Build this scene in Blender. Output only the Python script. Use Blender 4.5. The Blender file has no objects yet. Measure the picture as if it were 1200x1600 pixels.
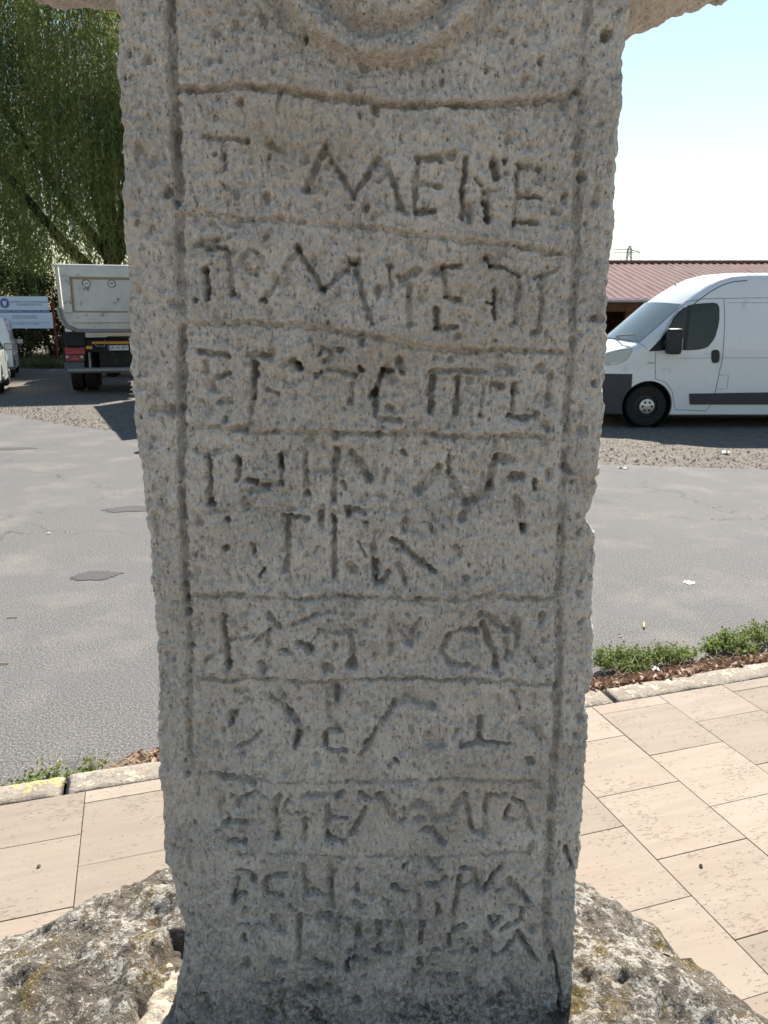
import bpy, bmesh, math, random
import numpy as np
from math import sin, cos, tan, atan, atan2, radians, pi, sqrt
from mathutils import Vector, Matrix

random.seed(7); RNG = np.random.default_rng(11)
SC = bpy.context.scene
COL = SC.collection

# ------------------------------------------------------------------ camera, sky, sun, exposure
H = 1.70; PITCH = radians(14.0)
cam = bpy.data.cameras.new('camera'); cam_o = bpy.data.objects.new('camera', cam); COL.objects.link(cam_o)
cam.sensor_fit = 'VERTICAL'; cam.sensor_height = 36; cam.lens = 27.0
cam.clip_start = 0.05; cam.clip_end = 6000
cam.dof.use_dof = True; cam.dof.focus_distance = 1.28; cam.dof.aperture_fstop = 22
cam_o.location = (0, 0, H); cam_o.rotation_euler = (pi/2 - PITCH, 0, 0)
SC.camera = cam_o
SUN_EL = radians(46); SUN_AZ = radians(19)          # azimuth to the right of the view direction (+Y)
wd = bpy.data.worlds.new('World'); SC.world = wd; wd.use_nodes = True
nt = wd.node_tree; nt.nodes.clear()
wo = nt.nodes.new('ShaderNodeOutputWorld'); bg = nt.nodes.new('ShaderNodeBackground'); sk = nt.nodes.new('ShaderNodeTexSky')
sk.sky_type = 'NISHITA'; sk.sun_disc = False; sk.sun_elevation = SUN_EL; sk.sun_rotation = SUN_AZ
sk.air_density = 1.5; sk.dust_density = 0.2; sk.ozone_density = 1.5; sk.altitude = 0
bg.inputs['Strength'].default_value = 0.061
nt.links.new(sk.outputs[0], bg.inputs['Color']); nt.links.new(bg.outputs[0], wo.inputs['Surface'])
sl = bpy.data.lights.new('sun', 'SUN'); sl.energy = 5.0; sl.angle = radians(0.53); sl.color = (1, .93, .82)
so = bpy.data.objects.new('sun', sl); COL.objects.link(so)
sd = Vector((sin(SUN_AZ)*cos(SUN_EL), cos(SUN_AZ)*cos(SUN_EL), sin(SUN_EL)))
so.rotation_euler = sd.to_track_quat('Z', 'Y').to_euler(); so.location = (8, 20, 20)
SC.view_settings.view_transform = 'Standard'; SC.view_settings.look = 'None'
SC.view_settings.exposure = 1.34; SC.view_settings.gamma = 1.0
SC.render.resolution_x = 768; SC.render.resolution_y = 1024

# ------------------------------------------------------------------ small helpers
def ray(px, py):
    r = (px-600)/1200; u = (800-py)/1200
    return r, cos(PITCH)+u*sin(PITCH), -sin(PITCH)+u*cos(PITCH)
def gpt(px, py, z=0.0):                 # survey: photo point -> ground point at height z
    r, y, zz = ray(px, py); t = (z-H)/zz
    return r*t, y*t
def ppt(px, py, d):                     # survey: photo point -> (x, z) on the upright plane y = d
    r, y, zz = ray(px, py); t = d/y
    return r*t, H+zz*t

class MB:
    def __init__(s): s.v = []; s.f = []
    def add(s, v, f):
        n = len(s.v); s.v += [tuple(p) for p in v]; s.f += [tuple(i+n for i in q) for q in f]; return s
    def box(s, x0, x1, y0, y1, z0, z1):
        return s.add([(x0,y0,z0),(x1,y0,z0),(x1,y1,z0),(x0,y1,z0),(x0,y0,z1),(x1,y0,z1),(x1,y1,z1),(x0,y1,z1)],
                     [(0,3,2,1),(4,5,6,7),(0,1,5,4),(1,2,6,5),(2,3,7,6),(3,0,4,7)])
    def tube(s, pts, rad, n=8, cap=True):
        pts = [Vector(p) for p in pts]; rr = rad if isinstance(rad, (list, tuple)) else [rad]*len(pts)
        v = []; f = []
        for i, p in enumerate(pts):
            a = pts[max(i-1, 0)]; b = pts[min(i+1, len(pts)-1)]; d = (b-a).normalized()
            q = d.orthogonal().normalized() if i == 0 else (q - d*q.dot(d)).normalized()
            w = d.cross(q)
            for k in range(n):
                t = 2*pi*k/n; v.append(p+(q*cos(t)+w*sin(t))*rr[i])
        for i in range(len(pts)-1):
            for k in range(n):
                f.append((i*n+k, i*n+(k+1) % n, (i+1)*n+(k+1) % n, (i+1)*n+k))
        if cap:
            f.append(tuple(range(n-1, -1, -1))); m = (len(pts)-1)*n; f.append(tuple(range(m, m+n)))
        return s.add(v, f)
    def prism(s, poly, y0, y1):          # polygon in (x, z), extruded along y
        n = len(poly)
        v = [(x, y0, z) for x, z in poly]+[(x, y1, z) for x, z in poly]
        f = [tuple(range(n)), tuple(range(2*n-1, n-1, -1))]+[(i, i+n, (i+1) % n+n, (i+1) % n) for i in range(n)]
        return s.add(v, f)
    def lathe(s, prof, n=24, c=(0,0,0)):  # profile (radius, y), turned about the y axis
        v = []; f = []; m = len(prof)
        for k in range(n):
            t = 2*pi*k/n
            for r, y in prof: v.append((c[0]+r*cos(t), c[1]+y, c[2]+r*sin(t)))
        for k in range(n):
            for i in range(m-1):
                a = k*m+i; b = ((k+1) % n)*m+i; f.append((a, a+1, b+1, b))
        return s.add(v, f)
    def mesh(s, name, mat, smooth=None, bevel=0):
        me = bpy.data.meshes.new(name); me.from_pydata(s.v, [], s.f); me.validate()
        bm = bmesh.new(); bm.from_mesh(me); bmesh.ops.recalc_face_normals(bm, faces=bm.faces)
        if bevel: bmesh.ops.bevel(bm, geom=[e for e in bm.edges if e.is_manifold and e.calc_face_angle(0) > .6], offset=bevel, segments=2, affect='EDGES', profile=.6)
        bm.to_mesh(me); bm.free()
        if mat: me.materials.append(mat)
        if smooth is not None: me.shade_smooth(); me.set_sharp_from_angle(angle=radians(smooth))
        return me
    def obj(s, name, mat, parent=None, smooth=None, bevel=0):
        return link(name, s.mesh(name, mat, smooth, bevel), parent)
def link(name, data, parent=None):
    o = bpy.data.objects.new(name, data); COL.objects.link(o)
    if parent: o.parent = parent
    return o
def np_mesh(name, v, quads, mat, smooth=True, tris=False):
    me = bpy.data.meshes.new(name); v = np.ascontiguousarray(v, dtype=np.float32); q = np.ascontiguousarray(quads, dtype=np.int32)
    k = q.shape[1]; me.vertices.add(len(v)); me.vertices.foreach_set('co', v.ravel())
    me.loops.add(q.size); me.loops.foreach_set('vertex_index', q.ravel())
    me.polygons.add(len(q)); me.polygons.foreach_set('loop_start', np.arange(0, q.size, k, dtype=np.int32))
    me.polygons.foreach_set('use_smooth', np.full(len(q), smooth)); me.update(calc_edges=True); me.validate()
    if mat: me.materials.append(mat)
    return me
def tag(o, label, cat, group=None, kind=None):
    if label: o['label'] = label
    if cat: o['category'] = cat
    if group: o['group'] = group
    if kind: o['kind'] = kind
    return o
def thing(name, loc, rz, label, cat, group=None):
    o = bpy.data.objects.new(name, None); COL.objects.link(o); o.location = loc; o.rotation_euler = (0, 0, rz)
    return tag(o, label, cat, group)
def copy_tree(o, parent=None):
    c = o.copy(); COL.objects.link(c); c.parent = parent
    for ch in list(o.children): copy_tree(ch, c)
    return c
def text(name, body, size, mat, parent, loc, rot=(pi/2, 0, 0), align='CENTER', width=None):
    cu = bpy.data.curves.new(name, 'FONT'); cu.body = body; cu.size = size; cu.align_x = align; cu.align_y = 'CENTER'; cu.extrude = .001
    cu.resolution_u = 3
    tmp = bpy.data.objects.new(name, cu); COL.objects.link(tmp)
    dg = bpy.context.evaluated_depsgraph_get(); me = bpy.data.meshes.new_from_object(tmp.evaluated_get(dg))
    bpy.data.objects.remove(tmp)
    me.materials.clear(); me.materials.append(mat)
    o = link(name, me, parent); o.location = loc; o.rotation_euler = rot
    if width and len(me.vertices):
        xs = [v.co.x for v in me.vertices]; s = width/(max(xs)-min(xs)); o.scale = (s, 1, 1)
    return o

# numpy gradient noise
_perm = np.random.default_rng(3).permutation(512).astype(np.int64); _perm = np.concatenate([_perm, _perm])
_g = np.random.default_rng(5).normal(size=(512, 3)); _g /= np.linalg.norm(_g, axis=1)[:, None]; _g = _g.astype(np.float32)
def noise3(x, y, z):
    x, y, z = np.broadcast_arrays(x, y, z)
    xi = np.floor(x).astype(np.int64); yi = np.floor(y).astype(np.int64); zi = np.floor(z).astype(np.int64)
    xf = (x-xi).astype(np.float32); yf = (y-yi).astype(np.float32); zf = (z-zi).astype(np.float32)
    u = xf*xf*xf*(xf*(xf*6-15)+10); v = yf*yf*yf*(yf*(yf*6-15)+10); w = zf*zf*zf*(zf*(zf*6-15)+10)
    out = 0
    for a in (0, 1):
        for b in (0, 1):
            for c in (0, 1):
                h = _perm[(_perm[(_perm[(xi+a) & 511]+yi+b) & 511]+zi+c) & 511]; g = _g[h]
                d = g[..., 0]*(xf-a)+g[..., 1]*(yf-b)+g[..., 2]*(zf-c)
                out = out+d*(u if a else 1-u)*(v if b else 1-v)*(w if c else 1-w)
    return out*1.6
def fbm(x, y, z, n=4, gain=.5):
    s = 0; a = 1
    for i in range(n):
        s = s+a*noise3(x+i*17.3, y+i*5.1, z-i*9.7); x = x*2.03; y = y*2.03; z = z*2.03; a *= gain
    return s

# ------------------------------------------------------------------ materials
class M:
    def __init__(s, name, rough=.8, spec=.3):
        s.m = bpy.data.materials.new(name); s.m.use_nodes = True; s.t = s.m.node_tree; s.b = s.t.nodes['Principled BSDF']
        s.b.inputs['Roughness'].default_value = rough; s.b.inputs['Specular IOR Level'].default_value = spec
        s.tc = s.t.nodes.new('ShaderNodeTexCoord')
    def n(s, k, **kw):
        o = s.t.nodes.new(k)
        for a, b in kw.items(): setattr(o, a, b)
        return o
    def l(s, a, b): s.t.links.new(a, b)
    def coord(s, scale=(1,1,1), rnd=False, rot=(0,0,0)):
        mp = s.n('ShaderNodeMapping'); mp.inputs['Scale'].default_value = scale; mp.inputs['Rotation'].default_value = rot
        s.l(s.tc.outputs['Object'], mp.inputs['Vector'])
        if rnd:
            oi = s.n('ShaderNodeObjectInfo'); mu = s.n('ShaderNodeMath', operation='MULTIPLY'); mu.inputs[1].default_value = 57.0
            s.l(oi.outputs['Random'], mu.inputs[0]); s.l(mu.outputs[0], mp.inputs['Location'])
        return mp.outputs[0]
    def noise(s, scale, detail=4, rough=.55, co=None, dist=0):
        o = s.n('ShaderNodeTexNoise'); o.inputs['Scale'].default_value = scale; o.inputs['Detail'].default_value = detail
        o.inputs['Roughness'].default_value = rough; o.inputs['Distortion'].default_value = dist
        s.l(co if co else s.tc.outputs['Object'], o.inputs['Vector']); return o.outputs['Fac']
    def vor(s, scale, co=None, feature='F1', rnd=1):
        o = s.n('ShaderNodeTexVoronoi'); o.feature = feature; o.inputs['Scale'].default_value = scale; o.inputs['Randomness'].default_value = rnd
        s.l(co if co else s.tc.outputs['Object'], o.inputs['Vector']); return o
    def ramp(s, fac, stops):
        o = s.n('ShaderNodeValToRGB'); e = o.color_ramp.elements
        while len(e) < len(stops): e.new(.5)
        for i, (p, c) in enumerate(stops):
            e[i].position = p; e[i].color = (c, c, c, 1) if isinstance(c, (int, float)) else (*c, 1)
        s.l(fac, o.inputs[0]); return o.outputs[0]
    def mix(s, fac, a, b, mode='MIX'):
        o = s.n('ShaderNodeMix', data_type='RGBA', blend_type=mode)
        for sock, v in ((o.inputs[0], fac), (o.inputs[6], a), (o.inputs[7], b)):
            if isinstance(v, (int, float)): sock.default_value = v
            elif isinstance(v, tuple): sock.default_value = (*v, 1)
            else: s.l(v, sock)
        return o.outputs[2]
    def math(s, op, a, b=0.0):
        o = s.n('ShaderNodeMath', operation=op)
        for sock, v in ((o.inputs[0], a), (o.inputs[1], b)):
            if isinstance(v, (int, float)): sock.default_value = v
            else: s.l(v, sock)
        return o.outputs[0]
    def col(s, c):
        if isinstance(c, tuple): s.b.inputs['Base Color'].default_value = (*c, 1)
        else: s.l(c, s.b.inputs['Base Color'])
        return s
    def bump(s, h, dist, strength=1, prev=None):
        o = s.n('ShaderNodeBump'); o.inputs['Distance'].default_value = dist; o.inputs['Strength'].default_value = strength
        s.l(h, o.inputs['Height'])
        if prev: s.l(prev, o.inputs['Normal'])
        s.l(o.outputs[0], s.b.inputs['Normal']); return o.outputs[0]
    def tint(s, c, amt=.25):             # brightness varies from object to object
        oi = s.n('ShaderNodeObjectInfo'); f = s.math('MULTIPLY_ADD', oi.outputs['Random'], amt); f.node.inputs[2].default_value = 1-amt/2
        g = s.n('ShaderNodeCombineColor')
        for i in range(3): s.l(f, g.inputs[i])
        return s.mix(1.0, c, g.outputs[0], 'MULTIPLY')

def plain(name, c, rough=.6, spec=.4, metal=0, var=.12, scale=6, dirt=None, coat=0):
    m = M(name, rough, spec); m.b.inputs['Metallic'].default_value = metal; m.b.inputs['Coat Weight'].default_value = coat
    f = m.noise(scale, 5, .6)
    c2 = tuple(x*(1-var*2) for x in c); k = m.mix(m.ramp(f, [(.3, 0.0), (.75, 1.0)]), c2, c)
    if dirt:
        k = m.mix(m.ramp(m.noise(dirt[1], 8, .7), [(dirt[2], 0.0), (dirt[2]+.1, 1.0)]), k, dirt[0])
    m.col(k); return m.m

def stone_mat():
    m = M('weathered_limestone', .93, .15)
    a = m.noise(13, 8, .68, dist=.3); b = m.noise(80, 6, .72); c = m.noise(4.0, 4, .55)
    st = m.noise(190, 4, .7, m.coord((1, 1, .42)))
    k = m.ramp(a, [(.3, (.55, .515, .465)), (.46, (.655, .615, .56)), (.62, (.71, .67, .615))])
    pc = m.noise(7, 5, .6, m.coord((1, 1, 1.3)), .4); k = m.mix(m.ramp(pc, [(.40, .55), (.52, 0.0)]), k, (.47, .45, .42))
    k = m.mix(m.ramp(b, [(.34, .85), (.43, 0.0)]), k, (.31, .285, .25))
    k = m.mix(m.ramp(st, [(.33, .95), (.43, 0.0)]), k, (.13, .12, .105))
    k = m.mix(m.ramp(st, [(.53, 0.0), (.64, .85)]), k, (.80, .775, .73))
    k = m.mix(m.ramp(c, [(.50, 0.0), (.66, .40)]), k, (.50, .42, .33))
    br = m.noise(24, 7, .72, m.coord((1, 1, 1.5)), .6)
    k = m.mix(m.ramp(br, [(.58, 0.0), (.68, .6)]), k, (.34, .26, .18))
    # soot-grey and black algae, thick near the ground and ragged at the top
    sx = m.n('ShaderNodeSeparateXYZ'); m.l(m.tc.outputs['Object'], sx.inputs[0])
    zr = m.ramp(m.math('ADD', m.math('MULTIPLY', sx.outputs['Z'], .8), m.math('MULTIPLY', m.noise(6, 7, .7), .9)), [(.66, 1.0), (1.38, 0.0)])
    k = m.mix(m.math('MULTIPLY', zr, m.ramp(m.noise(85, 6, .75), [(.42, .95), (.58, .22)])), k, (.085, .085, .08))
    m.col(k)
    h = m.math('ADD', m.noise(160, 4, .65, m.coord((1, 1, .45))), m.math('MULTIPLY', b, 1.2))
    m.bump(h, .0095, 1.0); return m.m

def rock_mat():
    m = M('lichen_covered_rock', .95, .12)
    a = m.noise(9, 8, .7); b = m.noise(38, 7, .72); c = m.noise(6.5, 6, .65, m.coord((1, 1.2, 1)), .5); d = m.noise(95, 5, .7)
    k = m.ramp(a, [(.3, (.09, .08, .064)), (.5, (.16, .14, .114)), (.7, (.22, .197, .164))])
    k = m.mix(m.ramp(c, [(.54, 0.0), (.62, .8)]), k, (.17, .125, .04))
    w = m.math('ADD', m.math('MULTIPLY', b, .62), m.math('MULTIPLY', m.noise(5, 4, .6), .38))
    k = m.mix(m.ramp(w, [(.505, 0.0), (.555, .9)]), k, (.46, .435, .39))
    k = m.mix(m.ramp(d, [(.36, .9), (.46, 0.0)]), k, (.06, .055, .05))
    k = m.mix(m.ramp(m.noise(150, 3, .6), [(.62, 0.0), (.7, .8)]), k, (.68, .66, .62))
    m.col(k); m.bump(m.math('ADD', b, m.math('MULTIPLY', d, .8)), .016, 1.0); return m.m

def asphalt_mat():
    m = M('worn_asphalt', .9, .2)
    sp = m.vor(120); big = m.noise(.5, 5, .6); mid = m.noise(3.2, 5, .6)
    k = m.ramp(m.noise(95, 4, .8), [(.36, (.035, .034, .035)), (.5, (.106, .102, .101)), (.62, (.27, .26, .25))])
    k = m.mix(.35, k, m.ramp(big, [(.3, (.09, .087, .087)), (.7, (.14, .136, .134))]))
    tr = m.noise(1.0, 5, .6, m.coord((.35, 2.6, 1), rot=(0, 0, radians(-17))))
    k = m.mix(m.ramp(tr, [(.48, 0.0), (.66, .5)]), k, (.115, .115, .12))
    pt = m.noise(.9, 3, .5, m.coord((1, 1, 1)))
    k = m.mix(m.ramp(pt, [(.69, 0.0), (.70, .5)]), k, (.10, .10, .105))
    wv = m.n('ShaderNodeVectorMath', operation='ADD'); nz = m.n('ShaderNodeTexNoise'); nz.inputs['Scale'].default_value = 2.5; nz.inputs['Detail'].default_value = 6; m.l(m.tc.outputs['Object'], nz.inputs['Vector']); m.l(m.tc.outputs['Object'], wv.inputs[0]); m.l(nz.outputs['Color'], wv.inputs[1])
    cr = m.vor(.55, wv.outputs[0], 'DISTANCE_TO_EDGE')
    k = m.mix(m.math('MULTIPLY', m.ramp(cr.outputs['Distance'], [(.0, .85), (.009, 0.0)]), m.ramp(m.noise(.45, 2, .5), [(.45, 0.0), (.6, 1.0)])), k, (.05, .05, .05))
    dust = m.noise(1.6, 7, .65); k = m.mix(m.ramp(dust, [(.5, 0.0), (.75, .4)]), k, (.26, .23, .20))
    m.col(k); m.bump(m.math('ADD', sp.outputs['Distance'], m.math('MULTIPLY', mid, .1)), .004, .8); return m.m

def gravel_mat():
    m = M('gravel_lot', .95, .15)
    v = m.vor(26); v2 = m.vor(60)
    k = m.ramp(v.outputs['Color'], [(.2, (.07, .062, .055)), (.5, (.15, .135, .118)), (.8, (.28, .255, .225))])
    k2 = m.ramp(v2.outputs['Color'], [(.2, (.07, .063, .056)), (.55, (.16, .142, .124)), (.85, (.32, .295, .265))])
    k = m.mix(.5, k, k2)
    k = m.mix(m.ramp(m.noise(.35, 5, .6), [(.45, 0.0), (.65, .6)]), k, (.17, .148, .122))
    m.col(k); m.bump(m.math('ADD', v.outputs['Distance'], v2.outputs['Distance']), .02, .8); return m.m

def tile_mat():
    m = M('travertine', .85, .2)
    co = m.coord((1.5, 16, 1), True); co2 = m.coord((1, 1, 1), True)
    a = m.noise(1.9, 7, .7, co, .35); b = m.noise(5, 5, .6, co2)
    k = m.ramp(a, [(.28, (.228, .190, .155)), (.5, (.255, .213, .174)), (.72, (.283, .24, .198))])
    k = m.mix(m.ramp(b, [(.48, 0.0), (.7, .55)]), k, (.262, .20, .162))
    k = m.mix(m.ramp(m.noise(2.2, 4, .6, co2), [(.5, 0.0), (.7, .5)]), k, (.285, .25, .205))
    pit = m.noise(75, 5, .68, m.coord((.55, 1.5, 1), True)); zone = m.noise(7, 4, .6, co2)
    pf = m.ramp(m.math('ADD', m.math('MULTIPLY', pit, .7), m.math('MULTIPLY', zone, .3)), [(.585, 0.0), (.605, 1.0)])
    k = m.mix(m.math('MULTIPLY', pf, .5), k, (.20, .155, .12))
    k = m.mix(m.ramp(m.noise(160, 3, .7, co2), [(.38, .35), (.48, 0.0)]), k, (.28, .23, .185))
    k = m.mix(m.ramp(m.noise(4.2, 7, .7, co2), [(.60, 0.0), (.72, .5)]), k, (.28, .245, .21))
    k = m.mix(m.ramp(m.noise(60, 2, .5, co2), [(.735, 0.0), (.75, .8)]), k, (.10, .085, .07))
    m.col(m.tint(k, .26)); m.bump(m.math('SUBTRACT', m.math('MULTIPLY', a, .2), pf), .0012, .8); return m.m

def kerb_mat(name, paint=None):
    m = M(name, .93, .15); a = m.noise(14, 8, .7); b = m.noise(70, 5, .7)
    k = m.ramp(a, [(.3, (.20, .172, .14)), (.6, (.31, .272, .228))]); k = m.mix(m.ramp(b, [(.38, .8), (.48, 0.0)]), k, (.16, .14, .12))
    if paint:
        k = m.mix(m.ramp(m.math('ADD', m.math('MULTIPLY', m.noise(11, 8, .7), .8), m.math('MULTIPLY', b, .2)), [(paint[1], 0.0), (paint[1]+.02, .95)]), k, paint[0])
    m.col(k); m.bump(m.math('ADD', a, b), .008, .8); return m.m

def leaf_mat(name, c, c2, trans=.35, scale=.8):
    m = M(name, .6, .3); f = m.noise(scale, 3, .6); g = m.noise(scale*14, 2, .5)
    k = m.mix(m.ramp(f, [(.35, 0.0), (.65, 1.0)]), c, c2); k = m.mix(m.ramp(g, [(.35, .5), (.65, 0.0)]), k, tuple(x*.5 for x in c))
    m.col(k)
    tr = m.n('ShaderNodeBsdfTranslucent'); m.l(k, tr.inputs['Color']); mx = m.n('ShaderNodeMixShader'); mx.inputs[0].default_value = trans
    m.l(m.b.outputs[0], mx.inputs[1]); m.l(tr.outputs[0], mx.inputs[2])
    m.l(mx.outputs[0], m.t.nodes['Material Output'].inputs['Surface']); return m.m

STONE = stone_mat(); ROCK = rock_mat(); ASPH = asphalt_mat(); GRAV = gravel_mat(); TILE = tile_mat()

GROUT = plain('grout', (.27, .215, .165), .95, .1)
KERB = kerb_mat('kerb_concrete'); KERBY = kerb_mat('kerb_yellow_paint', ((.48, .36, .13), .545)); KERBW = kerb_mat('kerb_old_cream_paint', ((.50, .43, .32), .545))
MORTAR = kerb_mat('pale_mortar', ((.42, .37, .30), .44))
DIRT = plain('kerbside_dirt', (.20, .155, .115), .97, .1, var=.35, scale=45, dirt=((.09, .07, .05), 60, .56))
DEAD = leaf_mat('dry_leaves', (.22, .105, .06), (.42, .30, .21), .15, 45)
WEED = leaf_mat('weed_leaves', (.15, .22, .055), (.27, .30, .11), .45, 25)
WILLOW = leaf_mat('willow_leaves', (.13, .195, .07), (.31, .31, .10), .6, .4)
HEDGE = leaf_mat('shrub_leaves', (.04, .065, .02), (.13, .12, .035), .3, 1.2)
GRASS = leaf_mat('rough_grass', (.07, .10, .03), (.16, .14, .06), .2, 1.5)
BARK = plain('bark', (.085, .065, .05), .95, .1, var=.3, scale=12)
WHITE = plain('white_vehicle_paint', (.66, .69, .715), .28, .5, var=.04, scale=2, coat=.4, dirt=((.50, .49, .46), 3.5, .60))
DWHITE = plain('worn_white_bed_paint', (.66, .64, .58), .55, .3, var=.12, scale=2.2, dirt=((.17, .14, .11), 4, .575))
TAN = plain('tan_bare_metal', (.42, .31, .19), .7, .3, var=.15, scale=10)
PLAST = plain('black_plastic', (.022, .022, .024), .55, .4)
GREYPL = plain('dark_grey_bumper_plastic', (.045, .047, .058), .6, .4)
RUBBER = plain('tyre_rubber', (.028, .026, .025), .85, .2, var=.2, scale=20)
STEEL = plain('grey_steel', (.30, .29, .28), .5, .5, .6, var=.15, scale=14, dirt=((.12, .08, .05), 12, .6))
CHROME = plain('hubcap_silver', (.52, .53, .54), .35, .5, .7)
CHASS = plain('chassis_black', (.03, .029, .028), .75, .3, var=.25, scale=8, dirt=((.13, .10, .075), 9, .58))
FLAP = plain('grey_mudguard', (.13, .145, .16), .7, .3, var=.15, scale=9)
RED = plain('red_reflector', (.50, .02, .05), .35, .5)
ORANGE = plain('orange_reflector_strip', (.75, .30, .03), .5, .4)
BLUE = plain('sign_blue', (.045, .07, .26), .5, .4)
SIGNW = plain('sign_white', (.62, .67, .78), .5, .4, var=.04)
INK = plain('sign_lettering', (.16, .18, .30), .6, .3)
BLACKINK = plain('black_lettering', (.02, .02, .022), .6, .3)
PLATEW = plain('plate_white', (.72, .73, .72), .5, .4, var=.05)
POST = plain('red_post', (.22, .035, .025), .7, .3, var=.2)
ROOF = plain('red_roof_sheet', (.165, .098, .096), .9, .15, var=.12, scale=1.5, dirt=((.20, .10, .085), 3, .56))
WOOD = plain('old_brown_timber', (.14, .065, .035), .85, .2, var=.3, scale=6)
GREENW = plain('pale_green_paint', (.52, .60, .58), .3, .5, var=.03, coat=.4)
LAMPG = plain('headlight_reflector', (.45, .48, .47), .25, .5)
def glass(name, c, rough=.06):
    m = M(name, rough, .4); m.col(c); return m.m
GLASS = glass('dark_window_glass', (.010, .016, .018)); WSCREEN = glass('windscreen_glass', (.13, .17, .18), .04)
LAMPL = glass('lamp_lens', (.42, .47, .46), .12)
GALV = plain('galvanised_steel', (.35, .36, .37), .6, .4, .3)
PEB = plain('pebble', (.27, .245, .21), .9, .2, var=.3, scale=3)
TWIG = plain('straw', (.52, .42, .27), .8, .2, var=.2, scale=20)
DROP = plain('white_dropping', (.80, .79, .74), .8, .2)

# ------------------------------------------------------------------ ground, road, pavement, kerb
g = MB(); g.add([(-2500, -600, -.02), (2500, -600, -.02), (2500, 3500, -.02), (-2500, 3500, -.02)], [(0, 1, 2, 3)])
tag(g.obj('ground', GRAV), 'gravel and dirt parking lot beyond the road', None, kind='structure')
far = [(-60, 46), (-30, 27), (-16, 19.3), (-7.2, 14.5), (-5.6, 13.05), (-4.3, 12.1), (-2.8, 11.15), (-1, 10.3), (.9, 9.65), (2.69, 9.2), (4.5, 8.9), (8, 8.75), (60, 8.4)]
rng = random.Random(2); edge = []
for (x0, y0), (x1, y1) in zip(far, far[1:]):
    n = max(1, int(min(60, math.hypot(x1-x0, y1-y0)/.08)))
    for k in range(n):
        t = k/n; edge.append((x0+(x1-x0)*t, y0+(y1-y0)*t+rng.uniform(-.035, .035)))
edge.append(far[-1])
pts = edge+[(60, -30), (-60, -30)]
r = MB(); r.add([(x, y, 0) for x, y in pts], [tuple(range(len(pts)))])
tag(r.obj('road', ASPH), 'worn grey asphalt road curving past the pavement', None, kind='structure')

TA = radians(17.5); E1 = Vector((cos(TA), sin(TA), 0)); E2 = Vector((-sin(TA), cos(TA), 0))
def ab(a, b, z=0): return E1*a+E2*b+Vector((0, 0, z))
KB = 2.578; PZ = .10                         # kerb inner line (b), pavement height
pv = MB(); pv.box(-14, 16, -9, KB+.004, -.05, PZ-.012)
pavement = tag(pv.obj('pavement', GROUT), 'pink-beige travertine slab pavement around the stone cross', None, kind='structure')
pavement.rotation_euler = (0, 0, TA)
TW, TL, J = .3375, .329, .0028
tcache = {}
def tile_mesh(L):
    L = round(L, 3)
    if L not in tcache:
        b = MB(); b.box(-TW/2+J/2, TW/2-J/2, -L/2+J/2, L/2-J/2, -.016, 0); tcache[L] = b.mesh('tile', TILE, bevel=.0012)
    return tcache[L]
for k in range(-12, 9):
    a0 = 1.404+k*TW; base = 2.335 if k % 2 == 0 else 2.177
    for j in range(-11, 3):
        b0 = base+j*TL; b1 = min(b0+TL, KB)
        if b1-b0 < .03 or a0+TW < -2.4 or a0 > 3.95 or b1 < -.6: continue
        o = link('tile', tile_mesh(b1-b0), pavement); o.location = (a0+TW/2, (b0+b1)/2, PZ+rng.uniform(-.0009, .0009))
        o.rotation_euler = (rng.uniform(-.002, .002), rng.uniform(-.002, .002), rng.uniform(-.0012, .0012))
# kerb stones: uneven blocks butted end to end
kerb_len = [(-6.0, -5.0), (-5.0, -4.0), (-4.0, -3.0), (-3.0, -2.0), (-2.0, -1.2), (-1.2, -.36), (-.352, .62), (.628, 1.60), (1.608, 1.868), (1.878, 2.98), (2.99, 3.98), (3.99, 4.98), (4.99, 6.0)]
kerb = bpy.data.objects.new('kerb', None); COL.objects.link(kerb); kerb.rotation_euler = (0, 0, TA); kerb['kind'] = 'structure'; kerb['label'] = 'low worn concrete kerb between pavement and road'
for i, (a0, a1) in enumerate(kerb_len):
    na = max(6, int((a1-a0)/.018)); prof = [(0, -.10), (0, -.03), (0, -.006), (.006, .0), (.03, .002), (.06, .003), (.09, .002), (.118, 0), (.13, -.012), (.133, -.04), (.134, -.12)]
    A = np.linspace(a0, a1, na); V = []
    for a in A:
        e = min(a-a0, a1-a); dr = -.012*math.exp(-e/.012)
        for (b, z) in prof: V.append((a, KB+.006+b, PZ+z+(dr if z > -.08 else 0)))
    V = np.array(V); m = len(prof)
    V[:, 2] += .007*fbm(V[:, 0]*9, V[:, 1]*9, V[:, 2]*9+i, 4)*(V[:, 2] > 0); V[:, 1] += .008*fbm(V[:, 0]*7+9, V[:, 1]*7, V[:, 2]*7+i, 4)*(V[:, 1] > KB+.09)+.004*noise3(V[:, 0]*14, V[:, 1]*0+i, V[:, 2]*0)
    V[:, 2] = np.where(V[:, 1] < KB+.03, np.minimum(V[:, 2], PZ+.006), V[:, 2])
    Q = [(q*m+p, q*m+p+1, (q+1)*m+p+1, (q+1)*m+p) for q in range(na-1) for p in range(m-1)]
    o = link('kerb_stone', np_mesh('kerb_stone', V, np.array(Q), KERBY if i in (5, 3) else (KERBW if i in (6, 8, 9) else KERB)), kerb)
    bm = bmesh.new(); bm.from_mesh(o.data); bmesh.ops.holes_fill(bm, edges=[e for e in bm.edges if e.is_boundary], sides=0); bmesh.ops.recalc_face_normals(bm, faces=bm.faces); bm.to_mesh(o.data); bm.free()
    if i == 5: o['label'] = 'kerb stone with flaking yellow paint'
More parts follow.
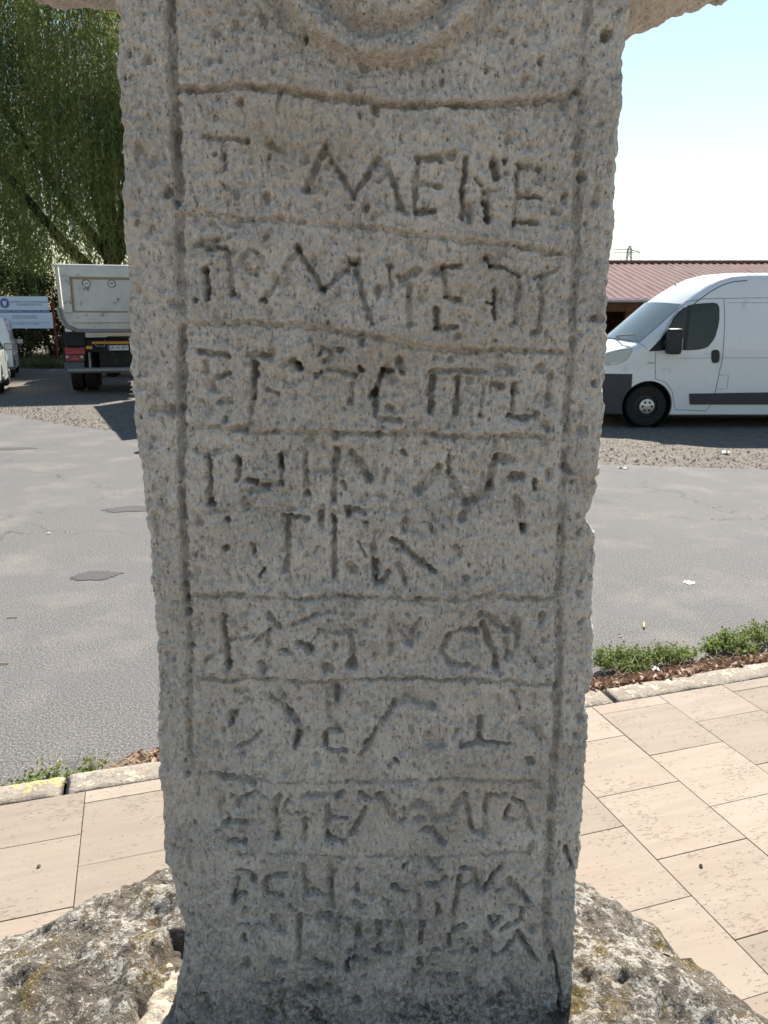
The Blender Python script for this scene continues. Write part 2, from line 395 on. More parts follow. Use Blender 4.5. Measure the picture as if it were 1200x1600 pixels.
# dirt washed up against the road side of the kerb
na, nb = 420, 16; A = np.linspace(-6, 6, na)[:, None]+np.zeros((1, nb)); T = np.linspace(0, 1, nb)[None, :]+np.zeros((na, 1))
wdt = .10+.05*noise3(A*1.3, T*0, T*0+4)+.17*np.exp(-((A+.05)/.20)**2)+.16*np.clip((A-1.2)*3, 0, 1)+.03*noise3(A*9, T*0, T*0+6)
Bc = KB+.12+T*wdt; Zc = .004+(.055+.03*np.clip((A-1.4)*3, 0, 1))*(1-T)**1.1*(1+.35*noise3(A*6, T*3, T*0))+.016*fbm(A*22, T*6, T*0, 4)*(1-T)-.008*(T > .98)
V = np.stack([A, Bc, Zc], -1).reshape(-1, 3); Q = [(i*nb+j, i*nb+j+1, (i+1)*nb+j+1, (i+1)*nb+j) for i in range(na-1) for j in range(nb-1)]
o = link('dirt', np_mesh('dirt', V, np.array(Q), DIRT)); o.rotation_euler = (0, 0, TA); tag(o, 'strip of brown dirt washed up along the kerb', None, kind='stuff')

# ------------------------------------------------------------------ the carved stone cross
D = 1.25
LEFT = [(178,-60),(178,0),(180,60),(184,110),(188,180),(187,260),(188,330),(193,390),(197,450),(200,520),(204,600),(210,680),(220,740),(228,820),(236,900),(242,1000),(245,1080),(244,1150),(249,1230),(254,1310),(258,1350),(270,1390),(284,1440),(286,1480),(282,1520),(275,1560),(270,1600),(262,1720)]
RIGHT = [(990,-60),(988,0),(984,50),(978,100),(977,160),(971,230),(966,300),(962,360),(955,430),(952,480),(953,530),(948,600),(946,660),(943,720),(942,735),(933,780),(918,812),(933,835),(934,860),(931,900),(929,960),(931,1020),(931,1060),(928,1085),(919,1095),(924,1130),(921,1180),(916,1230),(911,1290),(910,1340),(905,1380),(903,1440),(899,1490),(897,1540),(894,1600),(888,1720)]
def plane(l): return np.array([ppt(x, y, D) for x, y in l])
LP = plane(LEFT)[::-1]; RP = plane(RIGHT)[::-1]
def xl(z): return np.interp(z, LP[:, 1], LP[:, 0])
def xr(z): return np.interp(z, RP[:, 1], RP[:, 0])
# chiselled strokes: (points, half width px, depth 0..1)
S = []
def st(d, w, *p): S.append((p, w, d))
# row 1
st(.6,5,(315,213),(350,216),(385,220)); st(.4,4,(348,222),(350,262)); st(.7,5,(351,290),(355,293)); st(.55,5,(419,224),(440,235)); st(.3,4,(420,240),(418,262),(436,268))
st(.8,6,(475,301),(508,227)); st(.8,5,(508,227),(530,268),(553,308)); st(.7,5,(555,300),(587,252)); st(.65,5,(592,249),(605,262),(618,300),(632,332))
st(.6,5,(652,252),(650,290),(646,330)); st(.9,6,(652,247),(688,249)); st(.6,5,(660,288),(685,291)); st(.9,5,(650,331),(679,331))
st(1.1,5,(728,247),(724,285)); st(1.15,5,(724,293),(720,338)); st(1.2,7,(771,253),(776,273)); st(.5,4,(757,296),(760,317)); st(1.2,5,(760,318),(762,342)); st(.5,3,(745,277),(753,289)); st(.4,4,(760,300),(784,292))
st(.55,4,(811,256),(808,300),(805,345)); st(.55,4,(811,258),(845,265)); st(.8,4,(811,306),(844,308)); st(.9,4.5,(806,344),(839,350)); st(.4,4,(843,262),(842,286))
# row 2
st(.7,6,(304,384),(325,376),(346,375)); st(.8,5,(323,388),(348,388)); st(1.2,5,(322,421),(324,467)); st(.65,5,(354,387),(359,425),(363,458)); st(.6,5,(360,459),(373,461))
st(.4,4,(377,402),(392,390),(408,400),(411,414),(398,428),(382,420),(377,402)); st(.8,7,(465,387),(467,391)); st(.5,4,(411,469),(440,428),(464,389)); st(.9,4,(409,471),(413,471)); st(.75,4.5,(467,395),(486,424),(507,453)); st(.75,5,(507,452),(530,430),(549,411)); st(.9,6,(545,408),(560,408)); st(.7,5,(553,413),(563,447),(572,480),(581,504))
st(.45,4,(609,416),(611,462)); st(.75,6,(627,436),(654,422)); st(.45,5,(639,445),(640,508)); st(.8,4,(691,416),(720,417)); st(.5,5,(694,419),(697,462)); st(1,4.5,(698,465),(719,468)); st(.9,6,(683,484),(683,510)); st(.8,4.5,(682,512),(713,513)); st(.5,8,(722,492),(728,500))
st(1,4,(761,404),(767,416)); st(.75,3.5,(767,414),(792,419),(814,430)); st(.55,4.5,(811,431),(809,474),(805,502)); st(1.1,3.5,(774,453),(773,499)); st(.6,3,(760,474),(774,474)); st(.45,4,(836,434),(876,419)); st(.6,5,(848,434),(842,518))
# row 3
st(.9,5,(311,548),(335,552),(356,556)); st(.55,5,(320,564),(327,609)); st(.6,5,(339,588),(357,584)); st(.8,5,(341,628),(360,627)); st(.4,12,(318,632),(323,640)); st(.9,4,(353,652),(354,657))
st(.8,5,(387,552),(402,555),(419,557)); st(1.2,6,(397,565),(396,620)); st(.4,5,(393,630),(392,645)); st(.8,5,(443,570),(456,564),(472,577)); st(1,7,(464,571),(467,575)); st(.6,4,(419,607),(435,615)); st(.4,4,(443,595),(460,598))
st(.6,4,(497,556),(503,545),(518,548),(520,560),(505,563)); st(1.1,4,(528,547),(534,547)); st(1,5,(493,588),(501,584)); st(.5,4,(501,580),(530,578),(555,589)); st(.9,5,(561,578),(566,579)); st(.4,5,(549,601),(549,628))
st(1.1,6,(597,580),(590,600),(587,617)); st(1.1,5,(580,620),(588,612),(586,648)); st(1,5,(595,580),(612,582)); st(.8,6,(623,563),(629,580)); st(.9,6,(606,636),(612,638)); st(.5,4,(592,655),(626,658))
st(.65,4,(672,580),(710,579),(759,582)); st(1,5.5,(677,589),(674,615),(672,643)); st(1,5,(717,592),(714,620),(712,645)); st(.3,4,(757,602),(752,640)); st(.8,5,(752,647),(753,650)); st(.7,5,(768,600),(786,604))
st(.8,6,(805,602),(803,614)); st(.5,5,(803,614),(799,648)); st(.9,4.5,(796,651),(820,654),(842,648)); st(.5,6,(860,586),(856,632)); st(.5,7,(781,558),(802,580)); st(.7,6,(842,574),(850,578)); st(.8,6,(852,664),(857,670))
# row 4
st(.45,5,(307,704),(330,708),(360,700)); st(.75,5,(325,713),(329,732),(327,784)); st(1.1,6,(330,787),(332,789)); st(1.1,6,(370,717),(373,721)); st(.65,5,(373,724),(371,751)); st(1,5,(388,751),(400,753)); st(.9,5,(412,757),(419,759)); st(.6,5,(392,769),(437,756)); st(1.2,5.5,(436,714),(437,727)); st(.5,5,(437,727),(440,756)); st(.6,8,(379,783),(382,787))
st(.5,5,(477,700),(479,768)); st(1.1,5,(477,773),(480,773)); st(.5,5,(493,735),(520,737)); st(.8,6,(525,703),(523,745),(521,783)); st(1,7,(549,708),(563,726),(577,748)); st(.7,5,(537,755),(540,762)); st(.4,5,(602,737),(600,755)); st(.9,5,(627,705),(631,709))
st(.8,8,(654,768),(668,752),(685,731)); st(.6,5,(700,713),(702,738)); st(.6,6,(703,742),(716,768),(728,787)); st(.75,7,(728,787),(748,776),(765,762)); st(.7,6,(765,762),(770,730),(777,712)); st(.8,8,(779,716),(796,719)); st(1.1,8,(801,745),(815,745)); st(.9,4,(836,753),(837,765)); st(.55,7,(808,778),(820,826)); st(1,5,(818,824),(820,829)); st(.8,6,(888,733),(893,737)); st(.7,5,(725,800),(729,794))
# row 5
st(.9,5,(354,810),(356,812)); st(.7,5,(350,858),(356,856)); st(.8,4,(392,850),(397,862)); st(1,2.5,(411,887),(407,900)); st(.8,4,(443,806),(462,808),(480,812)); st(.75,6,(449,816),(448,870)); st(1,6,(448,876),(447,891)); st(.8,6,(503,793),(501,812)); st(1,5,(521,807),(522,850),(523,899)); st(.9,5,(543,793),(546,803)); st(.5,4,(546,793),(571,801)); st(.85,11,(544,885),(550,889)); st(.5,2,(560,846),(573,870)); st(.4,4,(497,857),(490,866))
st(.6,5,(583,852),(583,875)); st(1,5,(583,878),(589,909)); st(.9,5,(589,912),(598,908),(608,894)); st(.8,5,(622,882),(635,913)); st(1.05,5,(613,843),(645,867),(679,894)); st(.5,7,(648,827),(655,832)); st(.6,5,(711,856),(716,858)); st(.4,5,(680,812),(690,800))
# row 6
st(.9,4.5,(350,961),(352,1000),(356,1036)); st(1.1,5,(355,1038),(357,1042)); st(.35,4,(355,1001),(400,992)); st(.4,4,(347,1017),(320,1032)); st(.8,5,(419,961),(437,979)); st(.45,4,(427,977),(400,1003)); st(.4,4,(418,985),(418,1007)); st(1.0,6,(468,1004),(487,1017)); st(.7,7,(407,1037),(413,1046)); st(.5,5,(440,1015),(455,1020))
st(.45,4,(472,971),(486,963),(501,956),(515,955)); st(.5,4.5,(501,985),(530,988),(557,987)); st(.6,6,(549,995),(551,1030)); st(1.2,9,(550,1036),(552,1039)); st(.5,6,(514,1040),(516,1043)); st(.3,5,(610,960),(609,1020)); st(.65,6,(658,967),(649,983),(640,1004)); st(.4,7,(626,976),(630,980)); st(.3,4,(612,965),(640,1010))
st(.6,5,(745,988),(725,984),(706,989),(694,1004),(692,1020),(700,1034),(715,1039),(735,1037)); st(.35,12,(722,1000),(736,1004)); st(.6,6,(750,962),(758,959),(776,976),(796,990)); st(.8,5,(756,975),(760,993),(770,1012),(773,1030)); st(1,6,(772,1036),(776,1044)); st(.8,5,(810,968),(808,1009)); st(.3,5,(814,1012),(830,1022),(844,1040)); st(.5,5,(790,1000),(793,1030))
# row 7
st(.45,4,(360,1130),(370,1112),(386,1094)); st(.9,3,(359,1134),(362,1128)); st(.65,5,(424,1090),(440,1101),(453,1114)); st(.75,7,(453,1114),(466,1132),(468,1148)); st(1,6,(467,1152),(461,1166)); st(.5,4,(371,1167),(390,1158),(408,1143)); st(.8,10,(523,1074),(527,1080)); st(.8,5,(525,1084),(525,1096)); st(.35,12,(546,1074),(552,1084)); st(1,5,(509,1145),(508,1164)); st(.8,4,(512,1143),(533,1144)); st(.65,4,(513,1172),(539,1174)); st(.5,5,(512,1100),(513,1122)); st(.5,6,(522,1130),(528,1136)); st(.4,3,(557,1100),(576,1099))
st(.65,5,(562,1181),(572,1170),(586,1145),(602,1120),(613,1106)); st(.75,9,(618,1098),(640,1092),(664,1098),(679,1104)); st(.3,6,(640,1120),(645,1145)); st(.7,11,(672,1158),(687,1163)); st(.35,7,(715,1122),(716,1161)); st(.9,5,(752,1123),(749,1157)); st(.95,4.5,(721,1165),(750,1162),(796,1163)); st(.6,10,(838,1142),(850,1163)); st(.9,5,(618,1188),(621,1191)); st(.4,3,(802,1080),(812,1110)); st(.6,5,(824,1186),(832,1192)); st(.5,7,(873,1140),(872,1155))
# row 8
st(.8,8,(345,1214),(365,1214),(385,1219),(395,1224)); st(.8,6,(403,1237),(389,1242)); st(.9,4.5,(363,1245),(383,1249)); st(.65,5,(350,1286),(384,1286)); st(.9,6,(350,1285),(355,1289)); st(1,4,(357,1314),(383,1316)); st(.3,5,(347,1240),(346,1275)); st(1,6,(431,1247),(431,1273)); st(.45,5,(431,1275),(433,1309)); st(1,4,(430,1309),(435,1310)); st(.4,3,(440,1271),(478,1270)); st(.45,5,(477,1282),(475,1312)); st(.4,3,(450,1250),(442,1264))
st(.55,5,(512,1261),(511,1309)); st(.45,5,(472,1245),(515,1241)); st(.9,6,(526,1245),(536,1240)); st(1,3.5,(516,1277),(540,1278)); st(.9,5,(509,1309),(525,1310),(539,1313)); st(.6,5,(527,1293),(531,1296)); st(.75,5,(547,1303),(558,1285),(571,1263)); st(.6,6,(563,1241),(580,1247),(597,1241)); st(.5,7,(592,1243),(606,1262),(625,1286))
st(.75,9,(634,1266),(652,1254),(670,1258)); st(.55,8,(631,1284),(661,1279)); st(.65,7,(678,1282),(704,1274),(716,1255),(727,1246)); st(.75,5,(728,1248),(733,1275),(739,1299)); st(1.05,6,(677,1299),(690,1316)); st(.5,4,(760,1243),(790,1242)); st(.55,4.5,(760,1248),(757,1308)); st(.9,4,(802,1248),(817,1255)); st(.6,4,(796,1261),(790,1278)); st(.5,4,(790,1278),(808,1280)); st(.55,5,(817,1257),(826,1278),(832,1297))
# row 9
st(.9,5,(371,1360),(386,1362),(395,1370),(394,1378)); st(.9,5,(366,1410),(364,1402),(374,1397),(384,1398)); st(.4,5,(372,1366),(370,1392)); st(.65,5,(444,1371),(430,1369),(418,1374),(412,1384),(418,1394),(441,1400)); st(.6,5,(475,1351),(478,1397)); st(.9,5.5,(518,1351),(518,1418)); st(.65,6,(487,1391),(509,1402)); st(.8,10,(503,1432),(513,1434)); st(1,6,(556,1388),(559,1394)); st(.9,9,(557,1414),(566,1418)); st(.8,5,(559,1358),(564,1361)); st(.6,5,(453,1416),(459,1418)); st(.6,8,(575,1396),(583,1401))
st(.95,5,(613,1387),(634,1393)); st(.7,5,(670,1347),(688,1362)); st(.6,4,(667,1381),(685,1382),(697,1371)); st(.5,4,(655,1398),(656,1434)); st(1,4.5,(685,1413),(683,1433)); st(.7,4.5,(718,1371),(714,1402),(710,1434)); st(.8,4,(721,1360),(742,1359)); st(.5,3.5,(743,1360),(743,1378),(730,1384),(720,1384)); st(1.1,4.5,(757,1391),(769,1372),(781,1356)); st(.4,4,(747,1396),(751,1366)); st(1,6,(796,1374),(812,1392),(826,1409)); st(.5,3,(775,1394),(787,1390)); st(.7,4,(630,1358),(636,1352)); st(.7,6,(600,1408),(606,1412))
# row 10
st(.7,5,(376,1445),(400,1446),(424,1447)); st(.7,6,(427,1434),(430,1456)); st(.9,5,(438,1456),(445,1458)); st(1,5.5,(467,1434),(467,1470)); st(.8,5,(467,1474),(467,1500)); st(.9,5,(381,1464),(383,1472)); st(.8,7,(560,1446),(559,1467)); st(.4,5,(505,1474),(528,1449)); st(.65,7,(545,1490),(572,1479)); st(.7,6,(591,1443),(592,1460)); st(.8,7,(494,1504),(515,1510)); st(1.1,4.5,(543,1518),(542,1504),(556,1500),(570,1501)); st(.9,8,(424,1502),(444,1506)); st(.8,8,(383,1502),(384,1512)); st(.5,8,(590,1475),(612,1478))
st(.8,7,(626,1449),(626,1487)); st(1.1,6,(586,1488),(607,1492)); st(.8,5.5,(659,1446),(657,1473)); st(1,4.5,(671,1486),(685,1484)); st(1,5,(655,1499),(657,1500)); st(1.1,5,(656,1508),(658,1510)); st(.9,4.5,(701,1478),(702,1462),(711,1451),(726,1447)); st(.6,5,(703,1488),(722,1486),(732,1478)); st(1,6,(741,1487),(746,1490)); st(.4,6,(759,1458),(768,1488)); st(.9,4,(764,1432),(784,1432),(770,1449),(764,1434)); st(1.1,4,(784,1455),(798,1444),(814,1438)); st(.75,4,(817,1419),(815,1431)); st(.85,4,(772,1494),(790,1484),(803,1467)); st(1.1,5.5,(808,1458),(820,1476),(835,1497)); st(.6,8,(826,1450),(832,1456)); st(.5,5,(730,1470),(722,1470))
# foot
st(1,8,(475,1541),(492,1553)); st(.9,14,(508,1545),(526,1552)); st(1.1,7,(552,1561),(560,1568)); st(.6,4,(396,1538),(420,1541),(444,1535)); st(1,5,(703,1528),(714,1526)); st(.6,4,(664,1526),(700,1526)); st(1,4,(760,1575),(770,1565),(784,1553)); st(.6,10,(730,1532),(745,1550)); st(.45,2.2,(790,1596),(850,1578),(895,1562)); st(1.2,2.6,(866,1494),(870,1520),(875,1546),(874,1575),(876,1610)); st(1.1,4,(886,1329),(890,1343),(893,1357)); st(.9,6,(655,1572),(659,1578)); st(.6,14,(404,1578),(424,1590)); st(.6,9,(318,1552),(322,1580)); st(.8,7,(488,1585),(505,1600)); st(.6,6,(790,1530),(812,1560)); st(.7,10,(600,1590),(640,1594))
# loose pits
for p in ((182,22,9,.9),(950,52,9,.9),(200,82,5,.6),(196,120,4,.7),(335,240,4,.5),(238,250,6,.6),(262,300,9,.9),(275,320,6,.9),(212,345,5,.5),(560,178,5,.4),(478,60,5,.7),(412,28,7,.6),(590,262,5,.5),(496,318,8,.4),(573,325,5,.8),(905,245,8,.5),(880,310,6,.6),(912,275,6,1.),(791,252,4,1),(866,330,6,.7),(505,455,5,.5),(305,470,4,.7),(293,1210,5,.9),(292,960,6,.8),(302,1011,4,1),(865,1370,5,.6),(305,1285,5,.6),(690,130,6,.5),(800,65,5,.5),(845,95,5,.6),(760,110,5,.4),(370,40,7,.5),(345,95,5,.5),(640,985,7,.4),(395,250,6,.3),(930,600,6,.5),(905,520,6,.5),(907,930,6,.5),(910,1130,6,.5)):
    st(p[3], p[2], (p[0], p[1]-1.5), (p[0], p[1]+1.5))
ROWS = [  # ruled lines between the rows, with a lip above
 (1.0,6,[(276,138),(330,139),(385,134),(440,141),(500,150),(560,156),(620,165),(690,164),(760,163),(830,159),(880,152),(905,140)]),
 (.45,5,[(284,335),(320,332),(345,337),(400,345),(440,342),(500,350),(580,355),(660,367),(731,377),(760,380),(793,381)]),(.75,5,[(806,384),(848,391),(878,396)]),
 (.6,5.5,[(286,506),(320,504),(347,506),(387,504),(419,509),(453,507),(499,512),(536,519),(590,525),(642,540),(682,545),(734,549),(780,546),(833,549),(884,551)]),
 (.65,5,[(290,664),(344,668),(408,675),(451,675),(501,675),(563,677),(611,677),(654,674),(685,680),(743,683),(790,680),(850,683)]),
 (.25,4,[(300,800),(380,797),(450,795),(520,798),(600,795)]),
 (.6,5,[(300,931),(360,930),(413,933),(483,936),(528,930),(587,933),(649,936),(730,936),(766,928),(808,934),(866,936)]),
 (.7,5,[(310,1058),(360,1065),(392,1058),(461,1064),(501,1067),(547,1062),(597,1060),(619,1059),(691,1062),(730,1060),(775,1065),(796,1061),(820,1069),(876,1068)]),
 (.5,4.5,[(330,1208),(380,1214),(427,1221),(507,1223),(580,1221),(628,1220),(670,1217),(742,1217),(780,1219),(840,1222)]),
 (.5,4.5,[(370,1333),(403,1335),(467,1335),(540,1338),(597,1338),(640,1341),(679,1341),(712,1336),(760,1333),(829,1332)]),
 (.35,6,[(380,1430),(450,1428),(520,1436),(600,1440),(700,1440),(760,1425),(840,1415)]),
]
VERT = [  # upright border grooves
 (.85,9,[(262,-60),(264,0),(268,60),(270,130),(274,200),(276,270),(279,340),(281,420),(284,500),(283,560),(284,640)]),
 (.75,7,[(284,640),(283,720),(285,780),(287,830),(287,890),(291,940)]),(.45,6,[(291,940),(297,1000),(296,1060),(295,1110),(299,1200)]),
 (.7,8,[(928,-60),(920,10),(911,60),(908,140),(904,220),(903,320),(902,400),(897,470),(892,560),(886,640),(882,720),(878,800),(876,880),(873,960),(874,1020),(872,1080)]),
 (.7,8,[(872,1080),(870,1150),(866,1200),(862,1260),(858,1330),(855,1400),(853,1470),(862,1500)]),
]
PXM = lambda z: 1/1200*(D*cos(PITCH)+(H-z)*sin(PITCH))       # metres per photo pixel at height z
cx_, cz_ = ppt(600, -78, D); R_IN = .095; R_OUT = .143
RLEFT = np.array([ppt(x, y, D) for x, y in VERT[0][2]+VERT[1][2]+VERT[2][2]])[::-1]; RRIGHT = np.array([ppt(x, y, D) for x, y in VERT[3][2]+VERT[4][2]])[::-1]

def relief(X, Z, fine=True):
    """outward relief of the carved face in metres"""
    h = .0045*fbm(X*8, Z*8, X*0+2.0, 3)+.0030*fbm(X*26, Z*30, X*0+7.0, 3, .55)
    if fine:
        h += (.0027+.0024*np.clip(.5+1.1*noise3(X*6, Z*6, X*0+9.9), 0, 1))*fbm(X*85, Z*70, X*0+1.0, 3, .68)+.0024*np.abs(noise3(X*60, Z*48, X*0+6.1))-.0035*np.clip(fbm(X*17, Z*20, X*0+14., 3), 0, 1)
        pz = noise3(X*95, Z*80, X*0+3.3); h -= .0150*np.clip(pz-.36, 0, 1)
        pz = noise3(X*42, Z*42, X*0+8.3); h -= .045*np.clip(pz-.47, 0, 1)
        ch = noise3(X*230, Z*95, X*0+4.4); h += .0011*ch
    wx = .0030*noise3(X*38, Z*38, X*0+11)+.0034*noise3(X*110, Z*110, X*0+12); wz = .0030*noise3(X*38, Z*38, X*0+21)+.0034*noise3(X*110, Z*110, X*0+22)
    XW = X+wx; ZW = Z+wz; dm = np.clip(.95+.7*noise3(X*33, Z*33, X*0+31), .4, 1.45)
    # raised roundel at the top
    rr = np.hypot((XW-cx_)/1.14, ZW-cz_)+.006*noise3(X*22, Z*22, X*0+41)
    sm = lambda a, b, t: (lambda q: q*q*(3-2*q))(np.clip((t-a)/(b-a), 0, 1))
    h += .026*(1-sm(R_OUT-.007, R_OUT+.002, rr))-.024*np.exp(-((rr-R_IN-.010)/.010)**2)-.010*np.exp(-((rr-R_OUT-.009)/.010)**2)+.006*(1-sm(R_IN-.008, R_IN+.003, rr))
    def carve(pts, hw, depth, lip=0.0, soft=1.0):
        nonlocal h
        P = np.array([ppt(x, y, D) for x, y in pts]); wm = hw*PXM(P[:, 1].mean()); pad = wm*3+.012+(.05 if lip else 0)
        rows = np.where((Z[:, 0] > P[:, 1].min()-pad) & (Z[:, 0] < P[:, 1].max()+pad))[0]
        if not len(rows): return
        r0, r1 = rows[0], rows[-1]+1; mid = X[(r0+r1)//2]
        cols = np.where((mid > P[:, 0].min()-pad) & (mid < P[:, 0].max()+pad))[0]
        if not len(cols): return
        c0, c1 = cols[0], cols[-1]+1
        xs = XW[r0:r1, c0:c1]; zs = ZW[r0:r1, c0:c1]; dist = np.full(xs.shape, 9.0); dz = np.full(xs.shape, 9.0)
        for (ax, az), (bx, bz) in zip(P, P[1:]):
            ex, ez = bx-ax, bz-az; L = ex*ex+ez*ez+1e-12; t = np.clip(((xs-ax)*ex+(zs-az)*ez)/L, 0, 1)
            qx = xs-ax-t*ex; qz = zs-az-t*ez; dd = np.hypot(qx, qz); nb = dd < dist
            dz = np.where(nb, qz, dz); dist = np.minimum(dist, dd)
        q = np.exp(-(dist/(wm*soft*.82))**3.6)
        h[r0:r1, c0:c1] -= depth*.0235*q*dm[r0:r1, c0:c1]
        if lip:
            up = np.clip(dz/.004, 0, 1)*np.exp(-np.maximum(dz, 0)/.022)*(dist < .06); dn = np.clip(-dz/.006, 0, 1)*np.exp(np.minimum(dz, 0)/.012)
            h[r0:r1, c0:c1] += lip*up*np.exp(-(np.maximum(dist-np.abs(dz), 0)/.01)**2)-.3*lip*dn*np.exp(-(np.maximum(dist-np.abs(dz), 0)/.01)**2)
    for d_, w_, p_ in ROWS: carve(p_, w_, d_*.68, .0075*min(1, d_*1.3))
    for d_, w_, p_ in VERT: carve(p_, w_, d_*1.1)
    # right border strip sits lower than the panel
    gx = np.interp(Z, RRIGHT[:, 1], RRIGHT[:, 0]); h -= .007*sm(0, .010, XW-gx)*(Z > .62)
    if fine:
        for p_, w_, d_ in S: carve(p_, w_, d_*(1.05 if p_[0][1] > 950 else 1.0))
    return h

THK = .27
def shaft_mesh(name, z0, z1, dz, ncol, fine, xlf, xrf, nside=22, nback=14):
    nr = int((z1-z0)/dz)+1; Zr = np.linspace(z0, z1, nr)
    u = np.linspace(0, 1, ncol); Xf = xlf(Zr)[:, None]*(1-u)+xrf(Zr)[:, None]*u; Zf = np.repeat(Zr[:, None], ncol, 1)
    if fine:
        Xf = Xf+(.003*noise3(Zf*30, Zf*0+.5, Zf*0+(np.arange(ncol) > ncol/2)*9.)+.0025*noise3(Zf*95, Zf*0+1.5, Zf*0+(np.arange(ncol) > ncol/2)*7.))*np.clip(np.abs(u-.5)*2-.8, 0, 1)*5
    h = relief(Xf, Zf, fine)
    e = np.minimum(Xf-Xf[:, :1], Xf[:, -1:]-Xf); rad = .013+.008*noise3(Zf*14, Zf*0+2.2, (Xf > 0)*5.0)
    k = np.clip(1-e/rad, 0, 1); drop = rad*(1-np.sqrt(np.clip(1-k*k, 0, 1)))
    Yf = D-h+drop
    def side(xc, yc, sgn, back):
        t = np.linspace(0, 1, nside+2)[1:-1][None, :]; Y = yc+(D+THK-yc)*t
        Z = np.repeat(Zr[:, None], nside, 1); X = xc-sgn*(.012*np.clip((t-.85)/.15, 0, 1)**2+.006*t)+Y*0
        X = X+sgn*(.006*fbm(Z*14, Y*14, X*0+sgn, 4)+.004*noise3(Z*50, Y*50, X*0+sgn))*np.clip(t*12, 0, 1)
        return X, Y, Z
    Xr_, Yr_, Zr_ = side(Xf[:, -1:], Yf[:, -1:], 1, True); Xl_, Yl_, Zl_ = side(Xf[:, :1], Yf[:, :1], -1, True)
    ub = np.linspace(0, 1, nback)[None, :]; Xb = (Xf[:, -1:]-.02)*(1-ub)+(Xf[:, :1]+.02)*ub; Zb = np.repeat(Zr[:, None], nback, 1); Yb = D+THK+.006*fbm(Xb*9, Zb*9, Xb*0+5, 3)
    X = np.concatenate([Xf, Xr_, Xb, Xl_[:, ::-1]], 1); Y = np.concatenate([Yf, Yr_, Yb, Yl_[:, ::-1]], 1); Z = np.concatenate([Zf, Zr_, Zb, Zl_[:, ::-1]], 1)
    n = X.shape[1]; V = np.stack([X, Y, Z], -1).reshape(-1, 3)
    i = np.arange(nr-1)[:, None]*n; j = np.arange(n)[None, :]; j2 = (j+1) % n
    Q = np.stack([i+j, i+j2, i+n+j2, i+n+j], -1).reshape(-1, 4)
    # close the ends with a centre strip
    me = np_mesh(name, V, Q, STONE)
    return me
cross = thing('stone_cross', (0, 0, 0), 0, 'tall weathered limestone cross with carved rows of old letters on a lichen rock', 'stone cross')
shaft = link('shaft', shaft_mesh('shaft', .12, 2.235, .00175, 432, True, xl, xr), cross)
hx0, hx1 = float(xl(2.2)), float(xr(2.2))
head = link('head', shaft_mesh('head', 2.2345, 2.84, .008, 90, False, lambda z: hx0+.0*z+.05*np.clip((z-2.6)/.24, 0, 1)**2, lambda z: hx1-.05*np.clip((z-2.6)/.24, 0, 1)**2, 12, 10), cross)
bm = bmesh.new(); bm.from_mesh(head.data); be = [e for e in bm.edges if e.is_boundary and e.verts[0].co.z > 2.8]; bmesh.ops.holes_fill(bm, edges=be, sides=0); bm.to_mesh(head.data); bm.free()
def arm(sgn, x0, x1, zb0, zb1):
    nl, nt = 70, 96; V = []
    for i in range(nl):
        t = i/(nl-1); x = x0+(x1-x0)*t; e = 1-max(0, (t-.80)/.20)**2.2
        zb = zb0+(zb1-zb0)*min(1, t*1.3)+(.16*(1-e) if t > .8 else 0); zt = 2.58-.14*(1-e); y0 = D+.015+.10*(1-e); y1 = D+THK-.01-.10*(1-e)
        for k in range(nt):
            a = 2*pi*k/nt; c, s = cos(a), sin(a); q = (abs(c)**7+abs(s)**7)**(-1/7)
            V.append((x, (y0+y1)/2+(y1-y0)/2*c*q, (zb+zt)/2+(zt-zb)/2*s*q))
    V = np.array(V); nz = .016*fbm(V[:, 0]*9, V[:, 1]*9, V[:, 2]*9, 4)+.006*fbm(V[:, 0]*45, V[:, 1]*45, V[:, 2]*45, 3)
    V[:, 2] += nz; V[:, 1] += nz*.7
    Q = [(i*nt+k, i*nt+(k+1) % nt, (i+1)*nt+(k+1) % nt, (i+1)*nt+k) for i in range(nl-1) for k in range(nt)]
    o = link('arm', np_mesh('arm', V, np.array(Q), STONE), cross)
    bm = bmesh.new(); bm.from_mesh(o.data); bmesh.ops.holes_fill(bm, edges=[e for e in bm.edges if e.is_boundary], sides=0); bmesh.ops.recalc_face_normals(bm, faces=bm.faces); bm.to_mesh(o.data); bm.free()
arm(1, .30, .63, 2.118, 2.225); arm(-1, -.33, -.70, 2.207, 2.222)

